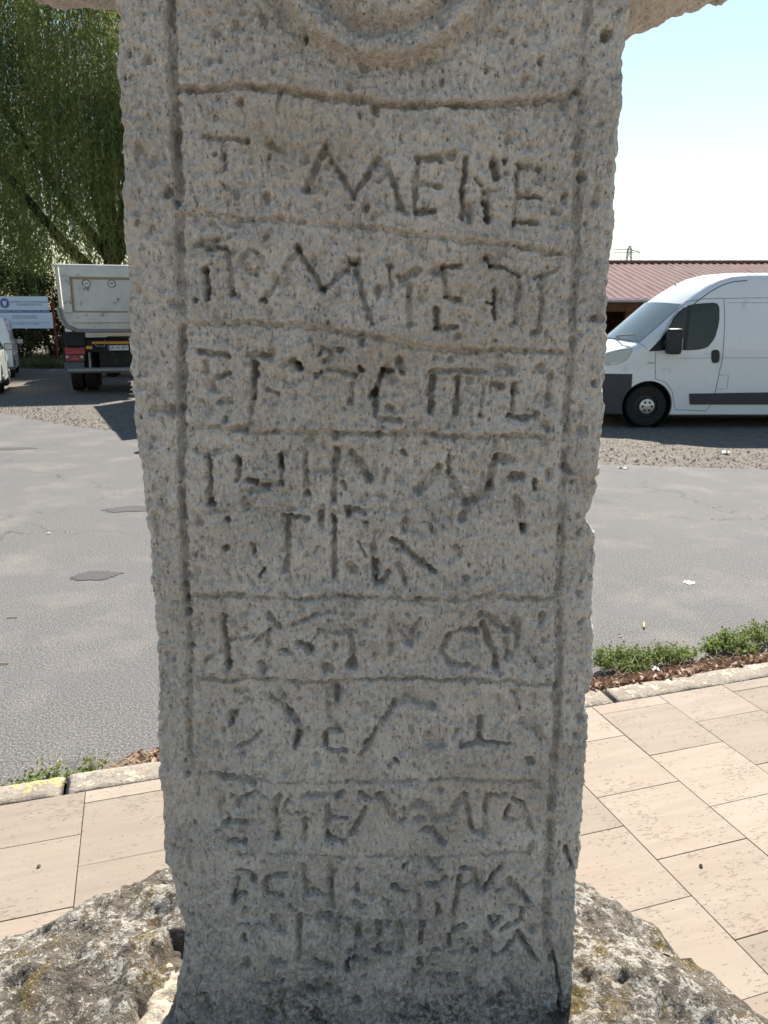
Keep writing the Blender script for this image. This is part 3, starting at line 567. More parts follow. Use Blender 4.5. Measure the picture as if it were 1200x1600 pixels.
# the rock it stands in
def rock():
    c = np.array([-.04, 1.36]); pts = []
    for px, py, z in ((0,1469,.20),(31,1447,.22),(75,1422,.24),(122,1386,.25),(156,1366,.26),(206,1347,.27),(253,1331,.28),(908,1345,.30),(935,1359,.29),(979,1397,.27),(1029,1428,.24),(1066,1497,.20),(1097,1516,.18),(1126,1550,.16),(1158,1600,.13)):
        x, y = gpt(px, py, z); pts.append((x, y))
    pts += [(.92, 1.25), (.86, .95), (.55, .72), (.1, .62), (-.45, .66), (-.95, .85), (-1.16, 1.2), (-1.15, 1.42)]
    ang = np.array([atan2(y-c[1], x-c[0]) for x, y in pts]); rad = np.array([math.hypot(x-c[0], y-c[1]) for x, y in pts])
    o = np.argsort(ang); ang = ang[o]; rad = rad[o]; na, nr = 420, 150
    th = np.linspace(-pi, pi, na, endpoint=False); R = np.interp(th, np.r_[ang-2*pi, ang, ang+2*pi], np.r_[rad, rad, rad])
    R = R*1.10*(1+.025*noise3(np.cos(th)*6, np.sin(th)*6, th*0))
    t = (np.linspace(0, 1, nr)**.8)[:, None]; X = c[0]+t*R*np.cos(th); Y = c[1]+t*R*np.sin(th)
    zt = .325+.04*noise3(X*2.2, Y*2.2, X*0+1)+.035*fbm(X*5, Y*5, X*0+3, 4)+.06*np.clip((X-.2)*5, 0, 1)-.24*np.clip(X-.5, 0, 1)-.05*np.clip(-X-.5, 0, 1)
    Z = PZ-.03+(zt-PZ+.03)*(1-t**6.5)
    n1 = .020*fbm(X*8, Y*8, Z*8, 5, .55)+.008*fbm(X*45, Y*45, Z*45, 3); Z = Z+n1*np.clip((1-t)*14, 0, 1)
    Z = Z-.15*np.clip((1.34-Y)/.07, 0, 1)*np.clip((X+.36)/.06, 0, 1)*np.clip((.33-X)/.04, 0, 1)*np.clip((1-t)*6, 0, 1)
    # joint between the rock and the mortar bed on the left of the shaft
    def gsel(px, py): return gpt(px, py, .28)
    q0 = np.array(gsel(262, 1470)); q1 = np.array(gsel(214, 1600)); dv = q1-q0; L = np.hypot(*dv); dv = dv/L; nx = np.array([-dv[1], dv[0]])
    s_ = (X-q0[0])*dv[0]+(Y-q0[1])*dv[1]; m_ = (X-q0[0])*nx[0]+(Y-q0[1])*nx[1]+.012*noise3(X*25, Y*25, X*0)
    inn = np.clip((m_+.012)/.030, 0, 1)*np.clip((s_+.005)/.02, 0, 1)*(X < -.2); Z = Z-.05*inn
    V = np.stack([X, Y, Z], -1).reshape(-1, 3); i = np.arange(nr-1)[:, None]*na; j = np.arange(na)[None, :]; j2 = (j+1) % na
    Q = np.stack([i+j, i+j2, i+na+j2, i+na+j], -1).reshape(-1, 4)
    o = link('base_rock', np_mesh('base_rock', V, Q, ROCK), None)
    tag(o, 'low lichen-spotted boulder that the stone cross stands in', 'boulder')
    return o, q0, q1
rock_o, q0, q1 = rock()
# mortar bed in the joint
n = 60; u = np.linspace(0, 1, n); Uu, Vv = np.meshgrid(u, u); X = -.60+Uu*.36; Y = .98+Vv*.50
Z = .287+.022*fbm(X*14, Y*14, X*0, 4)+.009*fbm(X*60, Y*60, X*0, 3)+.02*(X+.4)
e = np.minimum(np.minimum(Uu, 1-Uu), np.minimum(Vv, 1-Vv)); Z -= .12*np.clip(1-e/.08, 0, 1)
V = np.stack([X, Y, Z], -1).reshape(-1, 3); Q = [(a*n+b, a*n+b+1, (a+1)*n+b+1, (a+1)*n+b) for a in range(n-1) for b in range(n-1)]
mo = link('mortar_bed', np_mesh('mortar_bed', V, np.array(Q), MORTAR), rock_o); mo['label'] = 'pale mortar packed between rock and cross'
# beyond the tiles in view the same paving goes on as plain sheets
for q_ in ((-13.9, -2.66, -8.9, KB-.002), (4.112, 15.9, -8.9, KB-.002), (-2.65, 4.11, -8.9, -1.12)):
    m_ = MB(); m_.box(*q_, PZ-.011, PZ-.002); m_.obj('paving_sheet', TILE, pavement)

# ------------------------------------------------------------------ vehicles
def boolean_cut(o, cutters):
    for c in cutters:
        md = o.modifiers.new('cut', 'BOOLEAN'); md.object = c; md.operation = 'DIFFERENCE'; md.solver = 'EXACT'
    dg = bpy.context.evaluated_depsgraph_get(); me = bpy.data.meshes.new_from_object(o.evaluated_get(dg))
    o.modifiers.clear(); o.data = me; me.shade_smooth(); me.set_sharp_from_angle(angle=radians(32))
class Loft:
    """vehicle shell: x runs from nose to tail, y is half width, z height"""
    def __init__(s, top, bot, hw, bow=lambda x: 0, rr=.10, crown=.05): s.top, s.bot, s.hw, s.bow, s.rr, s.crown = top, bot, hw, bow, rr, crown
    def zt(s, x): return float(np.interp(x, [p[0] for p in s.top], [p[1] for p in s.top]))
    def zb(s, x): return float(np.interp(x, [p[0] for p in s.bot], [p[1] for p in s.bot]))
    def bend(s, x, y, z): 
        w = max(s.hw(x, z), .3); return (x-s.bow(x)*max(0, 1-(y/w)**2), y, z)
    def section(s, x, zlo=None, zhi=None, off=0):
        zb = s.zb(x) if zlo is None else zlo; zt = s.zt(x) if zhi is None else min(zhi, s.zt(x)); full = zhi is None or zhi >= s.zt(x)
        r = min(s.rr, (zt-zb)*.4) if full else .01; P = [(0, zb), (s.hw(x, zb)*.6, zb), (s.hw(x, zb)-.03, zb)]
        for k in range(15):
            z = zb+.02+(zt-r-zb-.02)*k/14; P.append((s.hw(x, z)+off, z))
        hwt = s.hw(x, zt-r)+off
        for k in range(1, 6):
            a = k/5*pi/2; P.append((hwt-r*1.2*(1-cos(a)), zt-r+r*sin(a)))
        yy = hwt-r*1.2
        for f in (.66, .33, 0): P.append((yy*f, zt+s.crown*(1-f*f)))
        return P
    def shell(s, xs, zlo=None, zhi=None, off=0):
        m = MB(); rows = []
        for x in xs:
            P = s.section(x, zlo, zhi, off); full = P+[(-y, z) for y, z in P[-2:0:-1]]
            rows.append([s.bend(x, y, z) for y, z in full])
        n = len(rows[0]); v = [p for r_ in rows for p in r_]
        f = [(i*n+k, i*n+(k+1) % n, (i+1)*n+(k+1) % n, (i+1)*n+k) for i in range(len(rows)-1) for k in range(n)]
        f += [tuple(range(n-1, -1, -1)), tuple((len(rows)-1)*n+k for k in range(n))]
        return m.add(v, f)
    def side(s, poly, side=-1, off=.006, thick=0.012):     # a patch lying on the flank
        m = MB(); n = len(poly); a = []; b = []
        for x, z in poly:
            w = s.hw(x, z); a.append(s.bend(x, side*(w+off), z)); b.append(s.bend(x, side*(w-thick), z))
        return m.add(a+b, [tuple(range(n))]+[(i, (i+1) % n, n+(i+1) % n, n+i) for i in range(n)])
    def seam(s, pts, side=-1, w=.006, off=.0035):
        m = MB()
        dense = []
        for (x0, z0), (x1, z1) in zip(pts, pts[1:]):
            k = max(1, int(math.hypot(x1-x0, z1-z0)/.08)); dense += [(x0+(x1-x0)*i/k, z0+(z1-z0)*i/k) for i in range(k)]
        dense.append(pts[-1]); m.tube([s.bend(x, side*(s.hw(x, z)+off-w*.6), z) for x, z in dense], w, 5); return m
def smooth_poly(P, it=2):
    for _ in range(it):
        Q = []
        for i in range(len(P)):
            a, b = P[i], P[(i+1) % len(P)]; Q += [(a[0]*.8+b[0]*.2, a[1]*.8+b[1]*.2), (a[0]*.2+b[0]*.8, a[1]*.2+b[1]*.8)]
        P = Q
    return P
def wheel(parent, loc, R, w, rim_mat, sgn, holes=8, rimr=.58, name='wheel'):
    g_ = MB(); g_.lathe([(R*.60, -w/2+.01), (R*.72, -w/2), (R*.93, -w/2+.004), (R*.985, -w/2+.025), (R, -w/4), (R*.992, -.01), (R*.97, -.006), (R*.97, .006), (R*.992, .01), (R, w/4), (R*.985, w/2-.025), (R*.93, w/2-.004), (R*.72, w/2), (R*.60, w/2-.01)], 40)
    wh = g_.obj(name, RUBBER, parent, 40); wh.location = loc
    f = sgn*(w/2-.03); q = MB(); q.lathe([(R*.62, f+sgn*.018), (R*rimr, f+sgn*.02), (R*rimr*.93, f-sgn*.02), (R*.40, f-sgn*.012), (R*.36, f+sgn*.025), (R*.18, f+sgn*.045), (0.001, f+sgn*.05)], 32); q.obj('rim', rim_mat[0], wh, 40)
    if len(rim_mat) > 1:
        c = MB(); c.lathe([(R*.37, f+sgn*.02), (R*.36, f+sgn*.05), (R*.20, f+sgn*.062), (.001, f+sgn*.064)], 24); c.obj('hubcap', rim_mat[1], wh, 40)
        h = MB()
        for k in range(6):
            a = 2*pi*k/6; h.lathe([(.001, f+sgn*.066), (R*.062, f+sgn*.065), (R*.064, f+sgn*.05)], 8, (R*.22*cos(a), 0, R*.22*sin(a)))
        h.obj('hubcap_holes', PLAST, wh)['kind'] = 'stuff'
    else:
        h = MB()
        for k in range(holes):
            a = 2*pi*k/holes; h.lathe([(.001, f+sgn*.004), (R*.06, f+sgn*.003), (R*.06, f-sgn*.03)], 8, (R*.48*cos(a), 0, R*.48*sin(a)))
        h.obj('rim_holes', PLAST, wh)['kind'] = 'stuff'
    return wh

# --- white panel van, nose to the left
VD = 12.6
def vx(px, py):
    x, z = ppt(px, py, VD); return x-ppt(1011, 640, VD)[0], z
def vp(*l): return [vx(*p) for p in l]
VTOP = [(-.97, .92), (-.90, 1.05), (-.72, 1.16), (-.45, 1.25), (-.16, 1.345), (.1, 1.58), (.3, 1.765), (.50, 1.95), (.70, 2.12), (.90, 2.265), (1.06, 2.35), (1.22, 2.40), (1.5, 2.425), (4.35, 2.425), (4.42, 2.40)]
VBOT = [(-.97, .30), (-.8, .20), (-.3, .19), (4.42, .19)]
def vhw(x, z):
    w = 1.02-.014*max(0, .55-z)/.4; w -= .012*math.exp(-((z-.93)/.05)**2)*.6
    if z > 1.2: w -= .095*min(1.3, (z-1.2)/1.1)**1.3
    if x < 0: w *= 1-.20*min(1.2, (-x)/.95)**2.2
    if x > 4.2: w -= .05*((x-4.2)/.2)**2
    return w
van_l = Loft(VTOP, VBOT, vhw, lambda x: float(np.interp(x, [-1, -.2, .5, 1.2, 1.6], [.22, .30, .26, .10, 0])), .11, .045)
vxs = sorted(set(list(np.linspace(-.97, 1.6, 48))+list(np.linspace(1.6, 4.42, 18))))
vox, voy = ppt(1011, 640, VD)[0], VD+1.02
van = thing('panel_van', (vox, voy, 0), 0, 'white high-roof panel van parked side-on in front of the shed', 'van')
cuts = []
for cx in (0.0, 3.45):
    c = MB(); c.lathe([(.001, -1.4), (.405, -1.4), (.405, -.55), (.001, -.55)], 40, (cx, 0, .345)); c.lathe([(.001, .55), (.405, .55), (.405, 1.4), (.001, 1.4)], 40, (cx, 0, .345))
    cuts.append(c.obj('cut', None))
body = van_l.shell(vxs).obj('body', WHITE, van); 
for c in cuts: c.location = van.location
bpy.context.view_layer.update(); boolean_cut(body, cuts)
bump_o = van_l.shell(list(np.linspace(-.975, -.28, 14)), None, .86, .008)
bump_o = bump_o.obj('bumper', GREYPL, van)
for v in bump_o.data.vertices:      # slanting rear end of the bumper moulding
    if v.co.x > -.5: v.co.x -= max(0, .60-v.co.z)*0.0
bpy.context.view_layer.update(); boolean_cut(bump_o, cuts)
for c in cuts: bpy.data.objects.remove(c)
for cx in (0.0, 3.45):
    w_ = MB(); w_.lathe([(.40, -.98), (.40, -.60), (.001, -.60)], 28, (cx, 0, .345)); w_.obj('wheel_arch', PLAST, van)
    w_ = MB(); w_.lathe([(.40, .98), (.40, .60), (.001, .60)], 28, (cx, 0, .345)); w_.obj('wheel_arch', PLAST, van)
    for sg in (-1, 1): wheel(van, (cx, sg*.875, .335), .335, .215, (PLAST, CHROME), sg)
und = MB(); und.box(.45, 3.0, -.88, .88, .15, .3); und.obj('underbody', CHASS, van)
# windscreen on the sloping front
def vtop_patch(xs, ys, off, extra=0):
    v = []; 
    for x in xs:
        z = van_l.zt(x); w = van_l.hw(x, z-.11)-.132
        for y in ys:
            q = y*w*1.06; b = van_l.bend(x, y*van_l.hw(x, z)*.93, z); v.append((b[0]-off*.7, q, z+van_l.crown*(1-min(1, abs(q/w))**2)+off*.7))
    n = len(ys); return v, [(i*n+k, i*n+k+1, (i+1)*n+k+1, (i+1)*n+k) for i in range(len(xs)-1) for k in range(n-1)]
m_ = MB(); m_.add(*vtop_patch(np.linspace(-.14, .50, 10), np.linspace(-1, 1, 17), .012)); m_.obj('windscreen', WSCREEN, van, 40)
for y0 in (-.35, .25):
    m_ = MB(); z0 = van_l.zt(-.12); m_.tube([(-.42+.1*abs(y0), y0, z0+.065), (-.36, y0-.30, z0+.085), (-.24, y0-.48, z0+.10)], .011, 5); m_.obj('wiper', PLAST, van)
m_ = MB(); m_.tube([(.62, .1, 2.13), (.70, .1, 2.30)], .012, 5); m_.tube([(.60, .1, 2.11), (.64, .1, 2.15)], .03, 6); m_.obj('aerial', PLAST, van)
for sg in (-1, 1):
    win = smooth_poly(vp((1022,546),(1040,520),(1060,492),(1076,478),(1098,475),(1120,474),(1125,480),(1124,505),(1116,528),(1104,542),(1085,546)), 1)
    big = [(x+(.012 if x > .5 else -.012), z+(.014 if z > 1.6 else -.014)) for x, z in win]
    van_l.side(big, sg, .004).obj('window_seal', PLAST, van)
    van_l.side(win, sg, .008).obj('side_window', GLASS, van)
    van_l.side(vp((1077,478),(1083,478),(1072,546),(1066,546)), sg, .011, .004).obj('window_divider', PLAST, van)
    van_l.side(vp((1014,549),(1032,530),(1034,548)), sg, .01).obj('mirror_base', PLAST, van)
    hl = smooth_poly(vp((948,552),(968,546),(989,543),(989,549),(981,563),(968,569),(947,573)), 1)
    van_l.side(hl, sg, .005).obj('headlight', LAMPG, van)
    van_l.side(smooth_poly(vp((951,555),(972,549),(986,546),(980,560),(968,566),(950,569)), 1), sg, .009).obj('headlight_lens', LAMPL, van)
    van_l.side(vp((1077,615),(1200,613),(1330,613),(1330,632),(1200,632),(1078,632)), sg, .022).obj('rubbing_strip', GREYPL, van)
    hd = smooth_poly(vp((1111,547),(1124,546),(1124,566),(1112,568)), 2); van_l.side(hd, sg, .012).obj('door_handle', PLAST, van)
    van_l.seam(vp((1024,552),(1024,592),(1040,597),(1050,611),(1055,640),(1103,642),(1112,632)), sg, .004).obj('door_seam', PLAST, van)
    van_l.seam(vp((1024,552),(1030,535),(1046,505),(1062,482),(1075,471),(1100,467),(1134,466),(1134,500),(1129,560),(1117,614)), sg, .004).obj('door_seam', PLAST, van)
    van_l.seam(vp((998,535),(1012,545)), sg, .003).obj('panel_seam', PLAST, van)
    van_l.seam(vp((1134,466),(1200,465),(1330,465)), sg, .003).obj('panel_seam', PLAST, van)
    van_l.seam(vp((1119,608),(1136,607),(1138,586),(1124,586)), sg, .002).obj('fuel_flap_seam', PLAST, van)
    van_l.seam(vp((1141,473),(1330,472)), sg, .003).obj('panel_seam', STEEL, van)
    van_l.side(vp((1141,544),(1330,544),(1330,548),(1141,548)), sg, .006).obj('pressed_rib', WHITE, van)
    mb = MB(); y0 = sg*1.02
    mb.lathe([(.001, -.13), (.075, -.12), (.09, -.05), (.09, .06), (.06, .13), (.001, .14)], 12); 
    mv = MB(); mv.box(-.05, .16, -.09, .12, -.20, .20)
    mr = mv.obj('mirror', PLAST, van, 40, .045); cxm, czm = vx(1044, 533); mr.location = (cxm-.03, y0*1.0+sg*.20, czm)
    gl = MB(); gl.box(.162, .168, -.06, .09, -.15, .04); gl.obj('mirror_glass', CHROME, mr)
    ar = MB(); ar.tube([(0, -sg*.10, 0), (-.02, -sg*.24, -.06)], .05, 8); ar.obj('mirror_arm', PLAST, mr)
for sg in (-1, 1):
    van_l.seam([(x, van_l.zt(x)-.105) for x in np.linspace(.53, 1.45, 14)], sg, .008).obj('roof_gutter', PLAST, van)
    van_l.seam(vp((1062,560),(1117,559),(1200,559),(1330,559)), sg, .003).obj('body_crease', STEEL, van)
van_badge = MB()
for k in range(3): van_badge.add(*(lambda q: (q.v, q.f))(van_l.side(vp((1012+k*3.4,566),(1014+k*3.4,566),(1014+k*3.4,568),(1012+k*3.4,568)), -1, .006)))
van_badge.obj('badge', STEEL, van)['kind'] = 'stuff'

# --- white tipper lorry seen from behind
TYAW = radians(16.8); TE = Vector((cos(TYAW), sin(TYAW))); TN = Vector((-sin(TYAW), cos(TYAW)))
def trear(px, py, dist=19.65):               # rear plane of the truck, square to the line of sight
    r, y, zz = ray(px, py); t = dist/TN.dot(Vector((r, y))); return TE.dot(Vector((r*t, y*t))), H+zz*t
TX0 = trear(84, 414)[0]+1.23; TP = TN*19.65+TE*TX0
def tx(px, py):
    x, z = trear(px, py); return x-TX0, z
def make_truck(label, rear_plate=True):
    t = thing('tipper_truck', (TP.x, TP.y, 0), TYAW, label, 'truck', 'tipper trucks')
    zt = tx(0, 413)[1]; hw = 1.23
    out = [(-hw, zt), (-hw+.02, tx(0, 480)[1]), (-hw+.05, tx(0, 496)[1]), (-hw+.15, tx(0, 509)[1]), (-hw+.38, tx(0, 516)[1])]; out = out+[(-x, z) for x, z in out[::-1]]
    inn = [(x*.94, z if abs(z-zt) < 1e-6 else z+.06) for x, z in out]; Lb = 5.3
    b = MB(); n = len(out); v = []
    for y in (0.06, Lb):
        v += [(x, y, z) for x, z in out]+[(x, y, z) for x, z in inn]
    f = []
    for k in range(n-1):
        f += [(k, k+1, 2*n+k+1, 2*n+k), (n+k, 3*n+k, 3*n+k+1, n+k+1), (k, n+k, n+k+1, k+1), (2*n+k, 2*n+k+1, 3*n+k+1, 3*n+k)]
    f += [(0, 2*n, 3*n, n), (n-1, 2*n-1, 4*n-1, 3*n-1)]
    bed = b.add(v, f).obj('tipper_bed', DWHITE, t)
    h = MB(); h.prism(inn, Lb-.10, Lb-.04); h.obj('headboard', DWHITE, t)
    # tailgate: outer frame, sunken panel
    gate = [(-hw+.10, zt-.012), (-hw+.115, tx(0, 493)[1]), (-hw+.19, tx(0, 507)[1]), (-hw+.40, tx(0, 515)[1])]; gate = gate+[(-x, z) for x, z in gate[::-1]]
    px0 = tx(111, 460)[0]; px1 = -px0; pz1, pz0 = tx(0, 431)[1], tx(0, 488)[1]
    tg = MB(); tg.prism(gate, .02, .085); tail = tg.obj('tailgate', DWHITE, t)
    fr = MB(); w_ = .13
    for q_ in ((-hw+.10, hw-.10, -.035, .018, pz1, zt-.02), (-hw+.13, px0, -.032, .018, pz0+.0, pz1-.002), (px1, hw-.13, -.032, .018, pz0, pz1-.002), (-hw+.30, hw-.30, -.035, .018, tx(0, 504)[1], pz0-.002)):
        k = MB(); k.box(*q_); k.obj('tailgate_beam', DWHITE, tail, bevel=.012)
    bd = .05
    for q_ in ((px0+.004, px1-.004, .004, .0185, pz1-bd, pz1-.004), (px0+.004, px1-.004, .004, .0185, pz0+.004, pz0+bd*.8), (px0+.004, px0+bd, .0045, .0185, pz0+bd*.8+.001, pz1-bd-.001), (px1-bd, px1-.004, .0045, .0185, pz0+bd*.8+.001, pz1-bd-.001)):
        k = MB(); k.box(*q_); k.obj('panel_border', TAN, tail)
    for pxx, num in ((135, '60'), (174.5, '80')):
        cx, cz = tx(pxx, 443); r_ = MB(); r_.lathe([(.072, .016), (.072, .010), (.088, .010), (.088, .016)], 28, (cx, 0, cz)); r_.obj('speed_ring', BLACKINK, tail)
        d_ = MB(); d_.lathe([(.001, .012), (.072, .012), (.072, .017)], 24, (cx, 0, cz)); d_.obj('speed_disc', PLATEW, tail); text('speed_number', num, .085, BLACKINK, tail, (cx, .009, cz))
    for q_ in ([(-hw-.01, .02, zt), (hw+.01, .02, zt)], [(-hw-.01, 0, zt), (-hw-.01, Lb, zt)], [(hw+.01, 0, zt), (hw+.01, Lb, zt)]):
        rim = MB(); rim.tube(q_, .035, 8); rim.obj('top_rail', DWHITE, t, 40)
    lip = MB(); lo = [(x*1.01, z) for x, z in out[1:-1]]; lip.tube([(x, .0, z-.02) for x, z in lo], .045, 8); lip.obj('bed_rim', STEEL, t, 40)
    for y in np.linspace(.9, 4.5, 5):
        for sg in (-1, 1):
            rb = MB(); rb.box(sg*hw-.03, sg*hw+.03, y-.05, y+.05, tx(0, 490)[1], zt-.03); rb.obj('bed_rib', DWHITE, t)
    for nm, q_ in (('chassis_rail', (-.42, -.30, .25, 7.2, .72, 1.02)), ('chassis_rail', (.30, .42, .25, 7.2, .72, 1.02)), ('end_beam', (-.44, .44, .24, .40, .60, 1.032)), ('middle_beam', (-.44, .44, 3, 3.2, .7, 1.0)), ('bed_hinge', (-.9, .9, .5, .8, 1.04, 1.30)), ('subframe', (-.41, .41, .9, 5.0, 1.03, 1.25))):
        ch = MB(); ch.box(*q_); ch.obj(nm, CHASS, t)
    for y in (1.15, 2.5):
        ax = MB(); ax.tube([(-.95, y, .52), (.95, y, .52)], .09, 10); ax.lathe([(.001, -.22), (.2, -.18), (.24, 0), (.2, .18), (.001, .2)], 14, (tx(169, 570)[0]+.05, y, .55))
        ax.obj('rear_axle', CHASS, t, 40)
    for sg in (-1, 1):
        mg = lambda a: -a if sg > 0 else a
        def bx(p0, q0, p1, q1, y0, y1, nm, mat, bv=0):
            x0, z1 = tx(p0, q0); x1, z0 = tx(p1, q1); x0, x1 = sorted((mg(x0), mg(x1))); k = MB(); k.box(x0, x1, y0, y1, z0, z1); return k.obj(nm, mat, t, bevel=bv)
        bx(97, 520, 133, 541, .10, .42, 'light_bracket', CHASS, .02); bx(95, 522, 99, 566, .12, .5, 'mudguard_edge', FLAP)
        bx(100, 544, 132.5, 553, .08, .10, 'marker_board', RED)
        text('marker_lettering', 'GOTTIA', .12, BLACKINK, t, (mg(tx(116.2, 548)[0]), .078, tx(0, 548.6)[1]))
        bx(100, 554, 132.5, 565, .085, .16, 'lamp_housing', PLAST)
        k = MB()
        (xa, za), (xb, zb) = tx(110, 563), tx(123, 555.5); xa, xb = mg(xa), mg(xb); k.prism([(xa, za), (xb, za), ((xa+xb)/2, zb)], .078, .084); k.obj('triangle_reflector', RED, t)
        bx(101, 555, 131.5, 563.8, .081, .0845, 'tail_light', plain_dark_red, 0)
        for pp in (104.5, 127.5):
            k = MB(); cx, cz = tx(pp, 558); k.lathe([(.001, .066), (.032, .068), (.036, .08)], 16, (mg(cx), 0, cz)); k.obj('round_lamp', LAMPG, t)
        bx(101.5, 566, 131.5, 580, .14, .16, 'mudflap', FLAP); bx(101, 566, 103.5, 612, .165, .18, 'mudflap_edge', FLAP)
        x0, z1 = tx(134, 541); x1, z0 = tx(144, 545.5); k = MB(); x0, x1 = sorted((mg(x0), mg(x1))); k.box(x0, x1, .10, .12, z0, z1); k.obj('orange_reflector', ORANGE, t)
        k = MB(); cx = mg(tx(140, 565)[0]); k.tube([(cx, .2, tx(0, 553)[1]), (cx, .18, tx(0, 570)[1]), (cx, .12, tx(0, 580)[1])], .03, 8); k.obj('bar_hanger', STEEL, t, 40)
        for y in (1.15, 2.5):
            for xo in (1.02, .70): wheel(t, (sg*xo, y, .51), .51, .29, (STEEL,), sg, 10, .56).rotation_euler = (0, 0, -pi/2)
        wheel(t, (sg*1.02, 6.35, .51), .51, .32, (STEEL,), sg, 10, .56).rotation_euler = (0, 0, -pi/2)
        fd = MB(); fd.lathe([(.60, -.17), (.63, -.17), (.63, .17), (.60, .17)], 24, (sg*1.08, 0, 0)) if False else None
    st_ = MB(); x0, z1 = tx(143, 534); x1, z0 = tx(0, 539); st_.box(x0, -x0, .15, .17, z0, z1); st_.obj('orange_reflector_strip', ORANGE, t)
    cr = MB(); cr.box(-1.1, 1.1, .18, .30, tx(0, 552)[1], tx(0, 533)[1]); cr.obj('cross_member', CHASS, t)
    ub = MB(); x0 = tx(106, 581)[0]; zc = tx(0, 581.5)[1]; ub.tube([(x0, .08, zc), (-x0, .08, zc)], .068, 14); ub.obj('underrun_bar', STEEL, t, 40)
    if rear_plate:
        p = MB(); x0, z1 = tx(167, 540); x1, z0 = tx(201, 547.3); p.box(x0, x1, .125, .145, z0, z1); pl_ = p.obj('number_plate', PLATEW, t)
        e_ = MB(); e_.box(x0, x0+.045, .122, .1245, z0, z1); e_.obj('plate_blue_band', BLUE, pl_)
        text('plate_characters', 'GR-42-EPV', .115, BLACKINK, pl_, ((x0+x1)/2+.02, .121, (z0+z1)/2), width=.43)
        hose = MB(); c0 = tx(190, 570)
        hose.tube([(c0[0]-.25, .33, .95), (c0[0]-.2, .30, .75), (c0[0]-.05, .28, .62), (c0[0]+.15, .3, .7), (c0[0]+.2, .33, .92)], .02, 6); hose.obj('air_hose', STEEL, t, 40)
        hose = MB(); hose.tube([(-.5, .1, 1.22), (-.48, .05, 1.12), (-.3, .05, 1.10), (-.28, .1, 1.25)], .015, 6); hose.obj('air_hose', STEEL, t, 40)
    # cab
    cab_l = Loft([(0, 2.2), (.1, 2.55), (.25, 2.72), (.5, 2.78), (1.5, 2.78), (1.62, 2.74)], [(0, .55), (1.62, .75)], lambda x, z: 1.22-(.05*max(0, z-1.5)), lambda x: .08*max(0, 1-x), .12, .04)
    cb = cab_l.shell(np.linspace(0, 1.62, 12)); cb.v = [(-y if False else y, 7.35-x, z) for x, y, z in cb.v]; cb.obj('cab', DWHITE, t, 35)
    wsn = MB(); wsn.box(-1.02, 1.02, 7.40, 7.46, 1.62, 2.35); wsn.obj('windscreen', GLASS, t, bevel=.02)
    for sg in (-1, 1):
        wn = MB(); wn.box(sg*1.2-.03, sg*1.2+.03, 6.25, 7.05, 1.65, 2.32); wn.obj('side_window', GLASS, t)
        k = MB(); k.box(-.13, .13, -.09, .09, -.40, .40); mr = k.obj('mirror', PLAST, t, 40, .03); mr.location = (sg*1.66, 7.1, 1.72)
        k = MB(); k.box(-.10, .10, -.097, -.092, -.36, -.02); k.obj('mirror_glass', CHROME, mr)
        k = MB(); k.tube([(-sg*.40, 0, .3), (0, 0, .34)], .02, 6); k.obj('mirror_arm', PLAST, mr); k = MB(); k.tube([(-sg*.40, 0, -.3), (0, 0, -.32)], .02, 6); k.obj('mirror_arm', PLAST, mr)
    fb = MB(); fb.box(-1.22, 1.22, 7.25, 7.55, .35, .85); fb.obj('front_bumper', GREYPL, t, bevel=.05)
    return t
plain_dark_red = plain('dark_red_lamp', (.16, .012, .02), .3, .5)
truck = make_truck('dirty white tipper truck seen from behind in front of the willow')
t2 = copy_tree(truck); tag(t2, 'tipper truck standing behind the stone cross, only its shadow on the road shows', 'truck')
# its near left bed edge runs from (-5.05, 18.65) towards (-2.16, 12.25); it faces the camera
dv = Vector((2.89, -6.4)).normalized(); ang = atan2(dv.y, dv.x)-pi/2
loc = Vector((-5.05, 18.65))+Vector((-dv.y, dv.x))*1.23
t2.location = (loc.x, loc.y, 0); t2.rotation_euler = (0, 0, ang)

